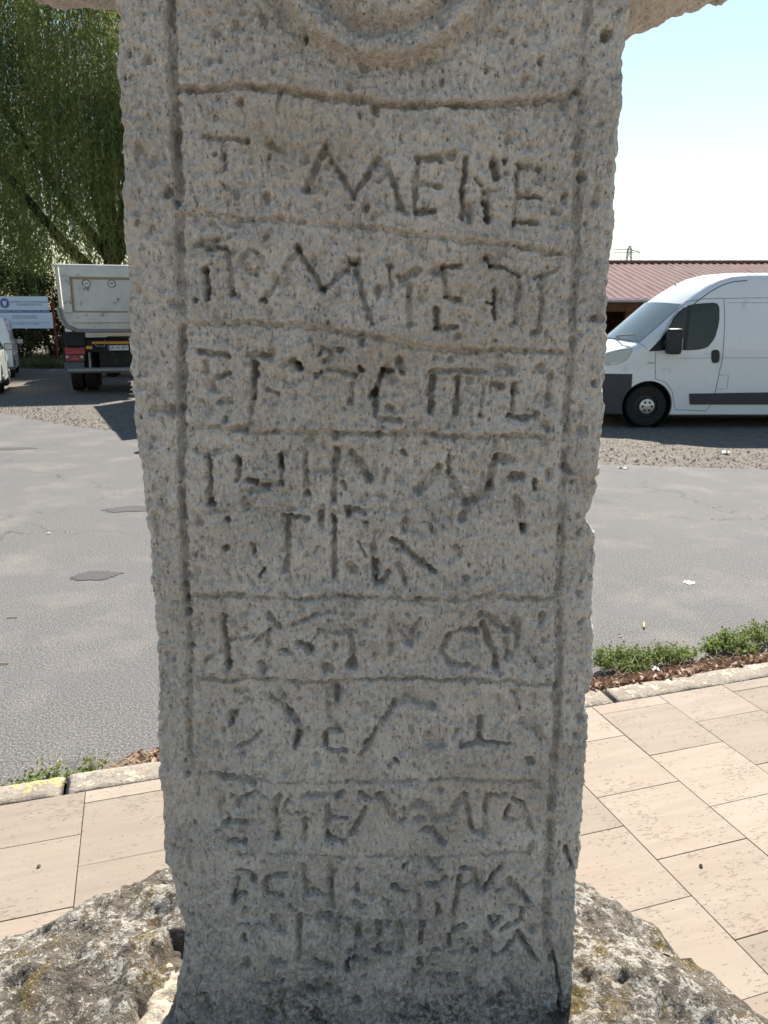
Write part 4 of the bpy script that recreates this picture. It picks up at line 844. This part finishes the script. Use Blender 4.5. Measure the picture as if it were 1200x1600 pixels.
# --- two cars at the left edge, driven in nose first
def small_car(name, label, loc, rz, mat, top, L, wb, hwf, tall, lamp):
    c = thing(name, loc, rz, label, 'car' if not tall else 'van')
    lf = Loft(top, [(0, .30), (.3, .20), (L-.3, .22), (L, .34)], hwf, lambda x: .0 if 0 < x < L else 0, .14, .04)
    cut = []
    b = lf.shell(np.linspace(0, L, 60)).obj('body', mat, c)
    for x in wb:
        q = MB(); q.lathe([(.001, -1.2), (.36, -1.2), (.36, -.45), (.001, -.45)], 32, (x, 0, .30)); q.lathe([(.001, .45), (.36, .45), (.36, 1.2), (.001, 1.2)], 32, (x, 0, .30)); k = q.obj('cut', None); k.location = loc; k.rotation_euler = (0, 0, rz); cut.append(k)
    bpy.context.view_layer.update(); boolean_cut(b, cut)
    for k in cut: bpy.data.objects.remove(k)
    for x in wb:
        for sg in (-1, 1):
            wheel(c, (x, sg*.74, .30), .30, .19, (PLAST, STEEL), sg)
            q = MB(); q.lathe([(.355, sg*.80), (.355, sg*.46), (.001, sg*.46)], 24, (x, 0, .30)); q.obj('wheel_arch', PLAST, c)
    for sg in (-1, 1):
        if not tall:
            lf.side([(1.35, .98), (1.75, 1.35), (2.35, 1.40), (2.4, .98)], sg, .006).obj('side_window', GLASS, c); lf.side([(2.46, .98), (2.43, 1.40), (2.95, 1.36), (3.35, 1.02)], sg, .006).obj('side_window', GLASS, c)
            lf.side(smooth_poly([(3.55, .72), (3.5, .95), (3.9, .98), (3.98, .75)], 1), sg, .008).obj('tail_light', lamp, c)
            lf.seam([(1.3, .95), (1.25, .35), (2.42, .32), (2.42, 1.4)], sg, .004).obj('door_seam', PLAST, c)
        else:
            lf.side([(1.15, 1.12), (1.6, 1.58), (2.0, 1.62), (2.0, 1.12)], sg, .006).obj('side_window', GLASS, c)
            lf.side([(L-.16, .85), (L-.20, 1.75), (L-.05, 1.75), (L-.02, .85)], sg, .008).obj('tail_light', lamp, c)
            for k in range(3): lf.side([(L-.17, 1.2+k*.18), (L-.175, 1.27+k*.18), (L-.04, 1.33+k*.18), (L-.03, 1.26+k*.18)], sg, .011, .004).obj('reflector_stripe', PLATEW, c)
            lf.side([(.2, .34), (L-.2, .34), (L-.2, .50), (.2, .50)], sg, .012).obj('rubbing_strip', GREYPL, c)
            lf.seam([(2.1, .5), (2.1, 1.72)], sg, .004).obj('door_seam', PLAST, c)
        k = MB(); k.box(-.05, .07, -.11, .11, -.09, .09); mr = k.obj('mirror', PLAST, c, 40, .03); mr.location = (1.42, sg*(hwf(1.4, 1.0)+.13), 1.03)
        k = MB(); k.box(.072, .076, -.09, .09, -.07, .07); k.obj('mirror_glass', CHROME, mr)
    k = MB(); k.box(L-.03, L+.05, -.72, .72, .30, .55); k.obj('rear_bumper', mat if not tall else GREYPL, c, 40, .03)
    z = .95 if not tall else 1.2
    k = MB(); k.box(L-(.42 if not tall else .02), L-(.38 if not tall else -.012), -.55, .55, z, z+.36); k.obj('rear_window', GLASS, c)
    return c
def chw(x, z):
    w = .83-(.16*max(0, z-.92)/.5); w *= 1-.10*max(0, (.6-x)/.6)**2-.09*max(0, (x-3.4)/.65)**2; return w
CT = [(0, .55), (.05, .72), (.5, .88), (1.0, .96), (1.25, 1.0), (1.7, 1.36), (2.0, 1.46), (2.6, 1.49), (3.1, 1.45), (3.5, 1.32), (3.85, 1.02), (4.0, .95), (4.05, .7)]
hd = atan2(.92, -.38)         # both point away and slightly left
def place(px, py, xw, yw):    # put the local point (xw, yw) of the car on the ground point seen at (px, py)
    x, y = gpt(px, py, 0); rz = hd+pi; R_ = Matrix.Rotation(rz, 2); v = R_ @ Vector((xw, yw)); return (x-v.x, y-v.y, 0), rz
l_, rz_ = place(7, 612, 3.30, .83)
small_car('hatchback', 'pale silver-green hatchback cut off by the left edge of the picture', l_, rz_, GREENW, CT, 4.05, (.80, 3.30), chw, False, RED)
def fhw(x, z):
    w = .86-(.09*max(0, z-1.0)/.8); w *= 1-.10*max(0, (.6-x)/.6)**2; return w
FT = [(0, .6), (.05, .82), (.5, 1.0), (.95, 1.1), (1.55, 1.62), (1.9, 1.78), (2.6, 1.84), (4.05, 1.82), (4.14, 1.74), (4.2, 1.2)]
l_, rz_ = place(25.5, 588, 3.35, .86)
small_car('delivery_van', 'small white delivery van with striped tail light in front of the notice board', l_, rz_, WHITE, FT, 4.2, (.78, 3.35), fhw, True, RED)

# ------------------------------------------------------------------ notice board
SD = 29.5
def sx(px, py): return ppt(px, py, SD)
bx0 = sx(-22, 488)[0]; zt = sx(0, 463)[1]; zb = sx(0, 513)[1]; zu = sx(0, 484.5)[1]; zl = sx(0, 488.5)[1]; bx1 = sx(76.5, 488)[0]; bx2 = sx(81, 488)[0]
sign = thing('notice_board', ((bx0+bx1)/2, SD, 0), 0, 'white and blue ministry notice board on red posts before the hedge', 'sign'); scx = (bx0+bx1)/2
def sbox(x0, x1, z0, z1, y0, y1, nm, mat, par=None):
    k = MB(); k.box(x0-scx, x1-scx, y0, y1, z0, z1); return k.obj(nm, mat, par or sign)
up = sbox(bx0, bx1, zu+.003, zt, 0, .03, 'upper_panel', SIGNW); band = sbox(bx0, bx1+.02, zl, zu, -.004, .03, 'blue_band', BLUE); lo = sbox(bx0, bx2, zb, zl-.003, 0, .03, 'lower_panel', SIGNW)
for px in (80.5, -16):
    a, b = sx(px, 470), sx(px+3, 572); k = MB(); k.box(a[0]-scx-.03, a[0]-scx+.03, .031, .09, -.02, zt-.1); k.obj('post', POST, sign)
ex, ez = sx(7.2, 473.6); k = MB(); k.lathe([(.001, -.006), (.185, -.006), (.185, 0)], 32, (ex-scx, 0, ez)); em = k.obj('emblem', BLUE, up)
k = MB(); k.lathe([(.150, -.0105), (.160, -.0105), (.160, -.006), (.150, -.006)], 32, (ex-scx, 0, ez)); k.obj('emblem_ring', SIGNW, em)
sh = [(-.075, .085), (-.04, .06), (0, .095), (.04, .06), (.075, .085), (.07, -.02), (.045, -.075), (0, -.12), (-.045, -.075), (-.07, -.02)]
k = MB(); k.prism([(ex-scx+x, ez+z) for x, z in sh], -.0105, -.0062); k.obj('emblem_shield', SIGNW, em)
def stext(body, px0, px1, py, size, mat, par, y=-.003):
    c = sx((px0+px1)/2, py); text('lettering', body, size, mat, par, (c[0]-scx, y, c[1]), width=(px1-px0)*SD*.985/1200)
stext('MINISTERUL DEZVOLTĂRII REGIONALE', 17.5, 73.5, 471.8, .105, INK, up); stext('ȘI ADMINISTRAȚIEI PUBLICE', 26, 66, 476, .105, INK, up)
stext('PROGRAMUL NAȚIONAL DE DEZVOLTARE LOCALĂ', -1, 76, 486.4, .095, SIGNW, band, -.007)
stext('BENEFICIAR: COMUNA GRECI', 20, 56, 494, .075, INK, lo); stext('CONSTRUCTOR: ASOCIEREA', 18, 59, 497, .075, INK, lo); stext('Denumire obiectiv: modernizare drum comunal', 19, 77, 503.8, .07, INK, lo); stext('km 0+000 - km 1+000', 19, 60, 506.6, .07, INK, lo)

# ------------------------------------------------------------------ shed, pylon
ED, RD = 22.0, 28.5
ez_ = ppt(1000, 464.5, ED)[1]; rz0 = ppt(1000, 412, RD)[1]; X0, X1 = 3.5, 34.0
shed = thing('long_shed', (X0, ED, 0), 0, 'long open timber shed with a faded red corrugated roof behind the van', 'shed')
nx = int((X1-X0)/.06); xs = np.arange(nx)*.06; rows_ = 12; V = []; 
for i in range(rows_):
    t = i/(rows_-1)
    for j, x in enumerate(xs): V.append((x, -.35+(RD-ED+.35)*t, ez_-.07*(1-t)+(rz0-ez_)*t+.035*(1 if (j % 4) < 2 else 0)+.012*sin(i*1.9+int(j/18)*2.1)*(.6)))
V = np.array(V); Q = [(i*nx+j, i*nx+j+1, (i+1)*nx+j+1, (i+1)*nx+j) for i in range(rows_-1) for j in range(nx-1)]
link('roof', np_mesh('roof', V, np.array(Q), ROOF, False), shed)
k = MB(); k.add([(0, RD-ED, rz0+.01), (X1-X0, RD-ED, rz0+.01), (X1-X0, 2*(RD-ED), ez_), (0, 2*(RD-ED), ez_)], [(0, 1, 2, 3)]); k.obj('rear_roof', ROOF, shed)
k = MB(); k.tube([(0, 0, 0), (.52, 0, 0)], .07, 6); rme = k.mesh('ridge_tile', ROOF)
for x in np.arange(0.2, X1-X0-.6, .55): link('ridge_tile', rme, shed).location = (x, RD-ED-.1, rz0+.045)
k = MB(); k.box(0, X1-X0, -.12, -.02, ez_-.38, ez_-.10); k.obj('fascia_beam', WOOD, shed)
for x in np.arange(.2, X1-X0, 3.0):
    k = MB(); k.box(x, x+.18, .0, .18, -.02, ez_-.1); k.obj('post', WOOD, shed)
    k = MB(); k.tube([(x+.09, .09, ez_-.9), (x+.8, .09, ez_-.15)], .06, 4); k.obj('brace', WOOD, shed)
k = MB(); k.box(0, X1-X0, 2*(RD-ED)-.4, 2*(RD-ED)-.2, -.02, ez_); k.obj('back_wall', WOOD, shed)
for x in (0, X1-X0-.1):
    k = MB(); k.add([(x, .2, -.02), (x, 12.5, -.02), (x, 12.5, ez_), (x, RD-ED, rz0-.05), (x, .2, ez_-.05), (x+.1, .2, -.02), (x+.1, 12.5, -.02), (x+.1, 12.5, ez_), (x+.1, RD-ED, rz0-.05), (x+.1, .2, ez_-.05)], [(0, 1, 2, 3, 4), (9, 8, 7, 6, 5), (0, 5, 6, 1), (1, 6, 7, 2), (2, 7, 8, 3), (3, 8, 9, 4), (4, 9, 5, 0)]); k.obj('gable_wall', WOOD, shed)
k = MB(); k.tube([(0, -.42, ez_-.10), (X1-X0, -.42, ez_-.10)], .05, 6); k.obj('gutter', GALV, shed)
PYD = 320.0
def pylon(px, d, label, top=384, grp='power pylons'):
    sc = d/PYD; x, _ = ppt(px, 400, d); t = thing('power_pylon', (x, d, 0), 0, label, 'pylon', grp)
    zc = ppt(px, 392, d)[1]; zt = ppt(px, top, d)[1]; k = MB()
    for sx_ in (-1, 1):
        for sy in (-1, 1): k.tube([(sx_*2.2*sc, sy*2.2*sc, 0), (sx_*.7*sc, sy*.7*sc, zc), (sx_*.2, sy*.2, zt)], .22*sc, 4)
    for i in range(9):
        z0 = zc*i/9; z1 = zc*(i+1)/9; w0 = (2.2-1.5*i/9)*sc; w1 = (2.2-1.5*(i+1)/9)*sc
        for sy in (-1, 1): k.tube([(-w0, sy*w0, z0), (w1, sy*w1, z1)], .10*sc, 4); k.tube([(w0, sy*w0, z0), (-w1, sy*w1, z1)], .10*sc, 4)
    k.obj('mast', GALV, t)
    k = MB(); W = 6.0*sc
    k.tube([(-W, 0, zc-.6*sc), (W*.7, 0, zc-.6*sc)], .16*sc, 4); k.tube([(-W, 0, zc+.6*sc), (0, 0, zc+.6*sc), (W*.7, 0, zc-.5*sc)], .22*sc, 4)
    for xx in np.linspace(-W, 0, 5): k.tube([(xx, 0, zc-.6*sc), (xx, 0, zc+.6*sc)], .08*sc, 4)
    k.obj('crossarm', GALV, t)
    for xx in (-W, -W*.55, W*.68):
        k = MB(); k.tube([(xx, 0, zc-.6*sc), (xx, 0, zc-4.2*sc)], .12*sc, 5); k.obj('insulator', GALV, t)
    return t, zc-4.2*sc, W
t_, zi, W_ = pylon(983, PYD, 'lattice power pylon with a single crossarm rising behind the shed roof')
px_ = t_.location.x
for i, (xx, off) in enumerate(((W_*.68, 0), (-W_*.55, .3))):
    k = MB(); pts = []
    for q in range(13):
        u = q/12; pts.append((px_+xx+u*330, PYD+60*u, zi-9*4*u*(1-u)*.6-off))
    k.tube(pts, .06, 4); o = k.obj('power_line', GALV)
    tag(o, ('sagging power line strung from the right end of the pylon crossarm', 'sagging power line strung from the inner insulator of the pylon')[i], 'wire')

# ------------------------------------------------------------------ vegetation
def leaf_quads(base, dirv, length, width, rng_):
    """one narrow leaf per row: base point, direction, sizes -> verts, quads"""
    n = len(base); dirv = dirv/np.linalg.norm(dirv, axis=1)[:, None]; a = rng_.normal(size=(n, 3)); sd_ = np.cross(dirv, a); sd_ /= np.linalg.norm(sd_, axis=1)[:, None]+1e-9
    L = length[:, None]; W = width[:, None]/2
    v = np.stack([base, base+dirv*L*.45+sd_*W, base+dirv*L, base+dirv*L*.45-sd_*W], 1).reshape(-1, 3); return v, np.arange(4*n).reshape(n, 4)
def willow():
    c = np.array([-12.2, 35.8]); t = thing('willow_tree', (c[0], c[1], 0), 0, 'big weeping willow with hanging curtains of leaves behind the truck', 'tree')
    r = np.random.default_rng(4); rr = random.Random(9)
    tr = MB(); tr.tube([(0, 0, -.1), (.1, 0, 1.2), (-.1, .1, 2.8), (.15, 0, 4.6)], [.55, .42, .38, .34], 12)
    limbs = [[(.1, 0, 3.9), (1.8, -.6, 6.5), (3.4, -1.2, 9.6), (4.4, -1.4, 12.2)], [(.1, 0, 4.2), (-1.6, -.8, 7), (-3.2, -1.8, 10), (-4.2, -2, 12)], [(.1, 0, 4.4), (.2, .3, 8), (.5, .6, 12), (.6, .6, 15)], [(.1, 0, 4.0), (.8, 2.0, 7), (1.8, 3.6, 10.5)], [(.1, 0, 4.0), (-1.2, 2.2, 7.4), (-2.2, 3.4, 11)], [(0, 0, 3.0), (-1.4, -2.2, 5.2), (-2.6, -3.6, 7.4), (-3.0, -4.4, 9.0)], [(0, 0, 3.4), (1.6, -2.4, 6.2), (2.4, -3.8, 8.6)]]
    for L in limbs: tr.tube(L, list(np.linspace(.26, .06, len(L))), 8)
    tr.obj('trunk', BARK, t, 50)
    # hanging strands from a domed crown, in clumps with gaps between
    nclump = 245; th = r.uniform(0, 2*pi, nclump); q = np.sqrt(r.uniform(.02, 1, nclump)); R0 = 8.0
    cl = np.stack([R0*q*np.cos(th), R0*.66*q*np.sin(th), 17.6-9.2*q**2.2+r.normal(0, .9, nclump)], 1)
    inner = r.random(nclump) < .45; cl[inner, 2] -= r.uniform(1.5, 7, inner.sum()); cl[:, 2] = np.maximum(cl[:, 2], 5.0)
    B = []; Dv = []; Ln = []; Wd = []
    tw = MB()
    for k in range(nclump):
        ns = r.integers(26, 46); sp = r.uniform(.35, .75)
        for s_ in range(ns):
            o = cl[k]+r.normal(0, sp, 3)*np.array([1, 1, .7]); ln = r.uniform(2.2, 7.5)*(0.75 if q[k] < .4 else 1.0); ln = min(ln, o[2]-r.uniform(1.9, 3.6))
            if ln < .6: continue
            nl = int(ln*8.5); u = np.sort(r.random(nl)); out = np.array([cos(th[k]), sin(th[k])])*r.uniform(.1, .5)
            sw = r.normal(0, .16, 2)
            p = np.stack([o[0]+out[0]*np.minimum(u*3, 1)+sw[0]*u*u, o[1]+out[1]*np.minimum(u*3, 1)+sw[1]*u*u, o[2]+.2*np.sin(np.minimum(u*6, pi))-ln*u], 1)
            B.append(p); dd = r.normal(0, .45, (nl, 3)); dd[:, 2] -= 1.0; Dv.append(dd); Ln.append(r.uniform(.15, .28, nl)); Wd.append(r.uniform(.03, .055, nl))
    B = np.concatenate(B); v, qd = leaf_quads(B, np.concatenate(Dv), np.concatenate(Ln), np.concatenate(Wd), r)
    link('crown', np_mesh('crown', v, qd, WILLOW, False), t)
    print('willow leaves', len(qd))
willow()
def shrub(px, d, h, rx, n, label, seed, mat=HEDGE, ry=None):
    r = np.random.default_rng(seed); x = ppt(px, 560, d)[0]; t = thing('shrub', (x, d, 0), 0, label, 'shrub', 'shrubs behind the notice board')
    k = MB()
    for i in range(7):
        a = r.uniform(0, 2*pi); k.tube([(r.normal(0, .1), r.normal(0, .1), -.05), (rx*.3*cos(a), rx*.3*sin(a), h*.4), (rx*.6*cos(a), rx*.5*sin(a), h*.8)], [.05, .035, .012], 5)
    k.obj('stem', BARK, t)['kind'] = 'stuff'
    nc = max(14, int(n/160)); ph = r.uniform(0, 2*pi, nc); q = r.random(nc)**.5; zc = r.uniform(.12, 1, nc)
    C = np.stack([rx*q*np.cos(ph)*(1.15-.45*zc), (ry or rx)*q*np.sin(ph)*(1.15-.45*zc), h*zc*(1-.22*q*q)], 1)
    idx = r.integers(0, nc, n); B = C[idx]+r.normal(0, .20, (n, 3)); B[:, 2] = np.abs(B[:, 2])
    v, qd = leaf_quads(B, r.normal(size=(n, 3))+np.array([0, 0, -.3]), r.uniform(.07, .14, n), r.uniform(.04, .075, n), r); link('foliage', np_mesh('foliage', v, qd, mat, False), t)
shrub(-20, 32.5, 3.6, 1.9, 9000, 'dark leafy shrub at the left edge behind the notice board', 1)
shrub(36, 32.0, 3.9, 1.7, 10000, 'dark leafy shrub directly behind the notice board', 2)
shrub(88, 32.8, 3.7, 1.7, 9000, 'yellow-green shrub between the notice board and the truck', 3)
shrub(150, 34, 3.4, 2.0, 7000, 'dark shrub behind the tipper truck', 4)
shrub(225, 35, 3.0, 2.0, 6000, 'low dark shrub showing past the right of the truck', 5)
# grass verge
r = np.random.default_rng(8); n = 26000; X = r.uniform(-24, -6, n); Y = 28.6+r.random(n)**1.5*9; keep = np.abs(X) > -1
B = np.stack([X, Y, np.full(n, -.02)], 1); dv_ = r.normal(0, .5, (n, 3)); dv_[:, 2] = 1.0
v, qd = leaf_quads(B, dv_, r.uniform(.12, .45, n), r.uniform(.02, .04, n), r); o = link('grass', np_mesh('grass', v, qd, GRASS, False)); tag(o, 'rough grass verge below the notice board and willow', None, kind='stuff')

# weeds along the kerb, in their own clumps
def weed(a, b, rx, ry, h, n, label, seed, size=.016, low=0.0):
    r = np.random.default_rng(seed); p = ab(a, b); t = thing('weed', (p.x, p.y, .03), TA, label, 'weed', 'weeds along the kerb')
    ns = max(8, n//28); ang = r.uniform(0, 2*pi, ns); q = np.sqrt(r.random(ns)); tip = np.stack([rx*1.3*q*np.cos(ang), ry*1.15*q*np.sin(ang), h*(.35+.75*r.random(ns))*(1-.40*q**2)], 1)
    k = MB()
    for i in range(ns): k.tube([(tip[i, 0]*.6, tip[i, 1]*.6, 0), tuple(tip[i]*np.array([.9, .9, .6])), tuple(tip[i])], .0012, 4, False)
    k.obj('stem', STEMG, t)['kind'] = 'stuff'
    i = r.integers(0, ns, n); u = r.uniform(.0, 1.05, n)[:, None]; B = tip[i]*np.concatenate([.55+.45*u, .55+.45*u, u], 1)+r.normal(0, size*.7, (n, 3)); B[:, 2] = np.maximum(B[:, 2], .004)
    D_ = r.normal(size=(n, 3)); D_[:, 2] = np.abs(D_[:, 2])*.6+.15; v, qd = leaf_quads(B, D_, r.uniform(.7, 1.5, n)*size, r.uniform(.45, .8, n)*size, r); link('leaves', np_mesh('leaves', v, qd, WEED, False), t)
STEMG = plain('weed_stems', (.20, .17, .07), .8, .2, var=.2)
def wpx(px, py, z=.085):
    x, y = gpt(px, py, z); p = Vector((x, y, 0)); return p.dot(E1), p.dot(E2)
for i, (px, py, rx, ry, h, n, lab) in enumerate((
    (962, 1025, .11, .075, .10, 2600, 'dense green weed clump beside the right edge of the cross'),
    (1010, 1020, .11, .075, .095, 2200, 'green weed clump with dry stalks in the middle of the right kerb'),
    (1050, 1016, .075, .06, .085, 1200, 'small green weed clump at the edge of the dry leaves'),
    (1140, 995, .13, .07, .085, 2200, 'dry-stalked green weed clump beyond the fallen leaves'),
    (1195, 982, .13, .08, .09, 2200, 'green weed clump at the right edge of the picture'),
    (985, 1038, .07, .04, .06, 700, 'low green weed clump in front of the dense one by the cross'),
    (1078, 1010, .06, .05, .05, 260, 'sparse weed sprig on the leaf drift between the larger clumps'),
    (1112, 1004, .07, .05, .055, 700, 'small ragged weed at the near end of the farther clump'),
    (1165, 1004, .09, .04, .05, 600, 'low weed in front of the farther clump, close to the kerb'),
    (12, 1222, .05, .03, .06, 130, 'sprig of weed behind the yellow kerb stone at the left edge'),
    (45, 1212, .06, .03, .06, 150, 'sprawling weed sprig behind the yellow kerb stone'),
    (78, 1198, .035, .03, .075, 110, 'upright weed sprig at the end of the yellow paint'),
    (105, 1200, .05, .02, .04, 110, 'low creeping weed where two kerb stones meet'),
    (142, 1188, .035, .025, .06, 110, 'little weed sprig on the dirt heap'))):
    a, b = wpx(px, py); n = int(n*.62) if n > 200 else n; weed(a, b, rx, ry, h, n, lab, 30+i, .015 if n > 500 else .017)
# fallen leaves between kerb and road
def leaf_litter():
    r = np.random.default_rng(21); n = 1900; a = np.concatenate([r.uniform(1.5, 3.5, 1700), r.uniform(-.15, .7, 200)]); b = KB+.135+np.abs(r.normal(0, .10+.10*np.exp(-((a-2.45)/.25)**2), n)); z = .010+(.085+r.uniform(-.01, .03, n))*np.clip(1-(b-KB-.13)/.26, .0, 1)
    V = []; Q = []
    for i in range(n):
        L = r.uniform(.02, .045); W = L*r.uniform(.4, .7); R_ = Matrix.Rotation(r.uniform(0, 2*pi), 3, 'Z') @ Matrix.Rotation(r.normal(0, .7), 3, 'X') @ Matrix.Rotation(r.normal(0, .5), 3, 'Y'); cu = r.uniform(.1, .5)*W
        for p in ((-L/2, 0, 0), (-L*.15, -W/2, cu), (-L*.15, 0, 0), (-L*.15, W/2, cu), (L*.2, -W*.45, cu), (L*.2, 0, .0), (L*.2, W*.45, cu), (L/2, 0, cu*.5)):
            w_ = R_ @ Vector(p); q_ = ab(a[i], b[i], z[i])+w_; V.append(tuple(q_))
        k = i*8; Q += [(k, k+1, k+2), (k, k+2, k+3), (k+1, k+4, k+5), (k+1, k+5, k+2), (k+2, k+5, k+6), (k+2, k+6, k+3), (k+4, k+7, k+5), (k+5, k+7, k+6)]
    o = link('fallen_leaves', np_mesh('fallen_leaves', np.array(V), np.array(Q), DEAD, False)); tag(o, 'drift of dry brown fallen leaves along the kerb', None, kind='stuff')
    k = MB()
    for i in range(230):
        aa = r.uniform(1.6, 3.3) if i < 190 else r.uniform(-.5, .5); p = ab(aa, KB+r.uniform(.14, .33), r.uniform(.01, .05)); d_ = r.uniform(0, 2*pi); L = r.uniform(.03, .12)
        k.tube([p, p+Vector((cos(d_)*L/2, sin(d_)*L/2, r.uniform(0, .06))), p+Vector((cos(d_)*L, sin(d_)*L, r.uniform(0, .09)))], .0013, 4, False)
    o = k.obj('dry_stalks', TWIG); tag(o, 'dry straw stalks scattered in the kerbside weeds', None, kind='stuff')
leaf_litter()
# loose stones on the edge of the lot
def pebbles():
    r = np.random.default_rng(5); V = []; Q = []; n = 7000; ex = np.array([p[0] for p in edge]); ey = np.array([p[1] for p in edge])
    X = r.uniform(-9.5, 7, n); Y = np.interp(X, ex, ey)+np.abs(r.normal(0, 1.3, n))-.12
    ico = np.array([(0, 0, 1), (.9, 0, .2), (.3, .85, .2), (-.75, .5, .2), (-.75, -.5, .2), (.3, -.85, .2), (.7, .4, -.5), (-.2, .8, -.5), (-.8, 0, -.5), (-.2, -.8, -.5), (.7, -.4, -.5)]); F = [(0, 1, 2), (0, 2, 3), (0, 3, 4), (0, 4, 5), (0, 5, 1), (1, 6, 2), (2, 7, 3), (3, 8, 4), (4, 9, 5), (5, 10, 1), (2, 6, 7), (3, 7, 8), (4, 8, 9), (5, 9, 10), (1, 10, 6)]
    s = np.exp(r.normal(-4.75, .38, n)); rot = r.uniform(0, 2*pi, n); P = ico[None]*(1+r.normal(0, .18, (n, 11, 3)))
    c, q = np.cos(rot)[:, None], np.sin(rot)[:, None]; x = P[..., 0]*c-P[..., 1]*q; y = P[..., 0]*q+P[..., 1]*c
    V = np.stack([X[:, None]+x*s[:, None], Y[:, None]+y*s[:, None]*.8, -.012+s[:, None]*.35+P[..., 2]*s[:, None]*.6], -1).reshape(-1, 3); Q = (np.arange(n)[:, None, None]*11+np.array(F)[None]).reshape(-1, 3)
    o = link('loose_gravel', np_mesh('loose_gravel', V, Q, PEB, False)); tag(o, 'loose gravel along the far edge of the asphalt', None, kind='stuff')
pebbles()

# ------------------------------------------------------------------ litter and small things
def splat(px, py, rx, ry, name, label, cat, mat, seed, z=.004, base=0.0):
    r = np.random.default_rng(seed); x, y = gpt(px, py, base); m_ = MB(); n = 22; v = [(0, 0, .004)]
    for i in range(n):
        a = 2*pi*i/n; q = 1+.35*r.normal(); q = max(.35, q); v.append((rx*q*cos(a), ry*q*sin(a), 0))
    m_.add(v, [(0, 1+i, 1+(i+1) % n) for i in range(n)]); o = m_.obj(name, mat); o.location = (x, y, base+z); tag(o, label, cat); return o
splat(1077, 911, .035, .035, 'bird_dropping', 'white splash of bird dropping on the asphalt at right', 'dropping', DROP, 1)
def stick(px, py, L, r_, rot, name, label, cat, mat, base=0.0):
    x, y = gpt(px, py, base); k = MB(); k.tube([(-L/2, 0, 0), (0, .0, .001), (L/2, 0, 0)], r_, 8); o = k.obj(name, mat, None, 50); o.location = (x, y, base+r_+.003); o.rotation_euler = (0, 0, rot); tag(o, label, cat)
stick(1006, 979, .075, .006, radians(72), 'straw_stub', 'pale straw-coloured stub lying on the asphalt above the weeds', 'stick', TWIG)
stick(19, 966, .06, .003, radians(5), 'twig', 'short pale twig on the asphalt near the left edge', 'twig', TWIG)
stick(6, 1038, .05, .003, radians(8), 'twig', 'tiny twig on the asphalt at the left edge, lower of the two', 'twig', TWIG)
def scrap(px, py, s, name, label, cat, mat, seed, base=0.0):
    r = np.random.default_rng(seed); x, y = gpt(px, py, base); v = []; n = 5
    for i in range(n):
        for j in range(n): v.append(((i/(n-1)-.5)*s*(1+.2*r.normal()), (j/(n-1)-.5)*s*.7, abs(r.normal(0, s*.14))+.003))
    k = MB(); k.add(v, [(i*n+j, i*n+j+1, (i+1)*n+j+1, (i+1)*n+j) for i in range(n-1) for j in range(n-1)]); o = k.obj(name, mat); o.location = (x, y, base); o.rotation_euler = (0, 0, r.uniform(0, 6)); tag(o, label, cat)
scrap(1133, 708, .14, 'paper_scrap', 'crumpled white paper on the gravel in front of the van', 'paper', DROP, 3, -.01)
scrap(974, 732, .10, 'paper_scrap', 'small white paper scrap on the asphalt edge by the cross', 'paper', DROP, 4)
scrap(1025, 1049, .05, 'paper_scrap', 'grey-white paper scrap among the fallen leaves by the kerb', 'paper', PLATEW, 6, .05)
scrap(75, 563, .30, 'paper_scrap', 'white rubbish lying in the grass under the notice board', 'paper', DROP, 7)
scrap(77, 834, .035, 'paper_scrap', 'tiny white scrap in the middle of the left asphalt', 'paper', DROP, 8)
for i, (px, py, s) in enumerate(((61, 1355, .006), (1095, 1354, .006))):
    x, y = gpt(px, py, PZ); k = MB(); k.lathe([(.001, -s), (s*.7, -s*.6), (s, 0), (s*.7, s*.6), (.001, s)], 9); o = k.obj('pebble', ROCK, None, 60); o.location = (x, y, PZ+s*.6); tag(o, ('dark pebble on the pavement tile left of the cross', 'dark crumb of stone on the pavement tile right of the cross')[i], 'pebble')

DARKP = plain('old_tar_stain', (.105, .104, .105), .9, .2, var=.25, scale=60)
def stain(px, py, rx, ry, seed):
    x, y = gpt(px, py, 0); n = 72; v = [(0, 0, 0)]
    for i in range(n):
        a = 2*pi*i/n; q = 1+.28*float(fbm(np.array([2*cos(a)]), np.array([2*sin(a)]), np.array([seed*3.1]), 5, .6)[0]); v.append((rx*q*cos(a), ry*q*sin(a), 0))
    m_ = MB(); m_.add(v, [(0, 1+i, 1+(i+1) % n) for i in range(n)]); o = m_.obj('road_patch', DARKP); o.location = (x, y, .004); o.rotation_euler = (0, 0, .2); o['kind'] = 'structure'
stain(150, 900, .16, .10, 1); stain(212, 795, .30, .11, 2); stain(2, 702, .45, .12, 3)
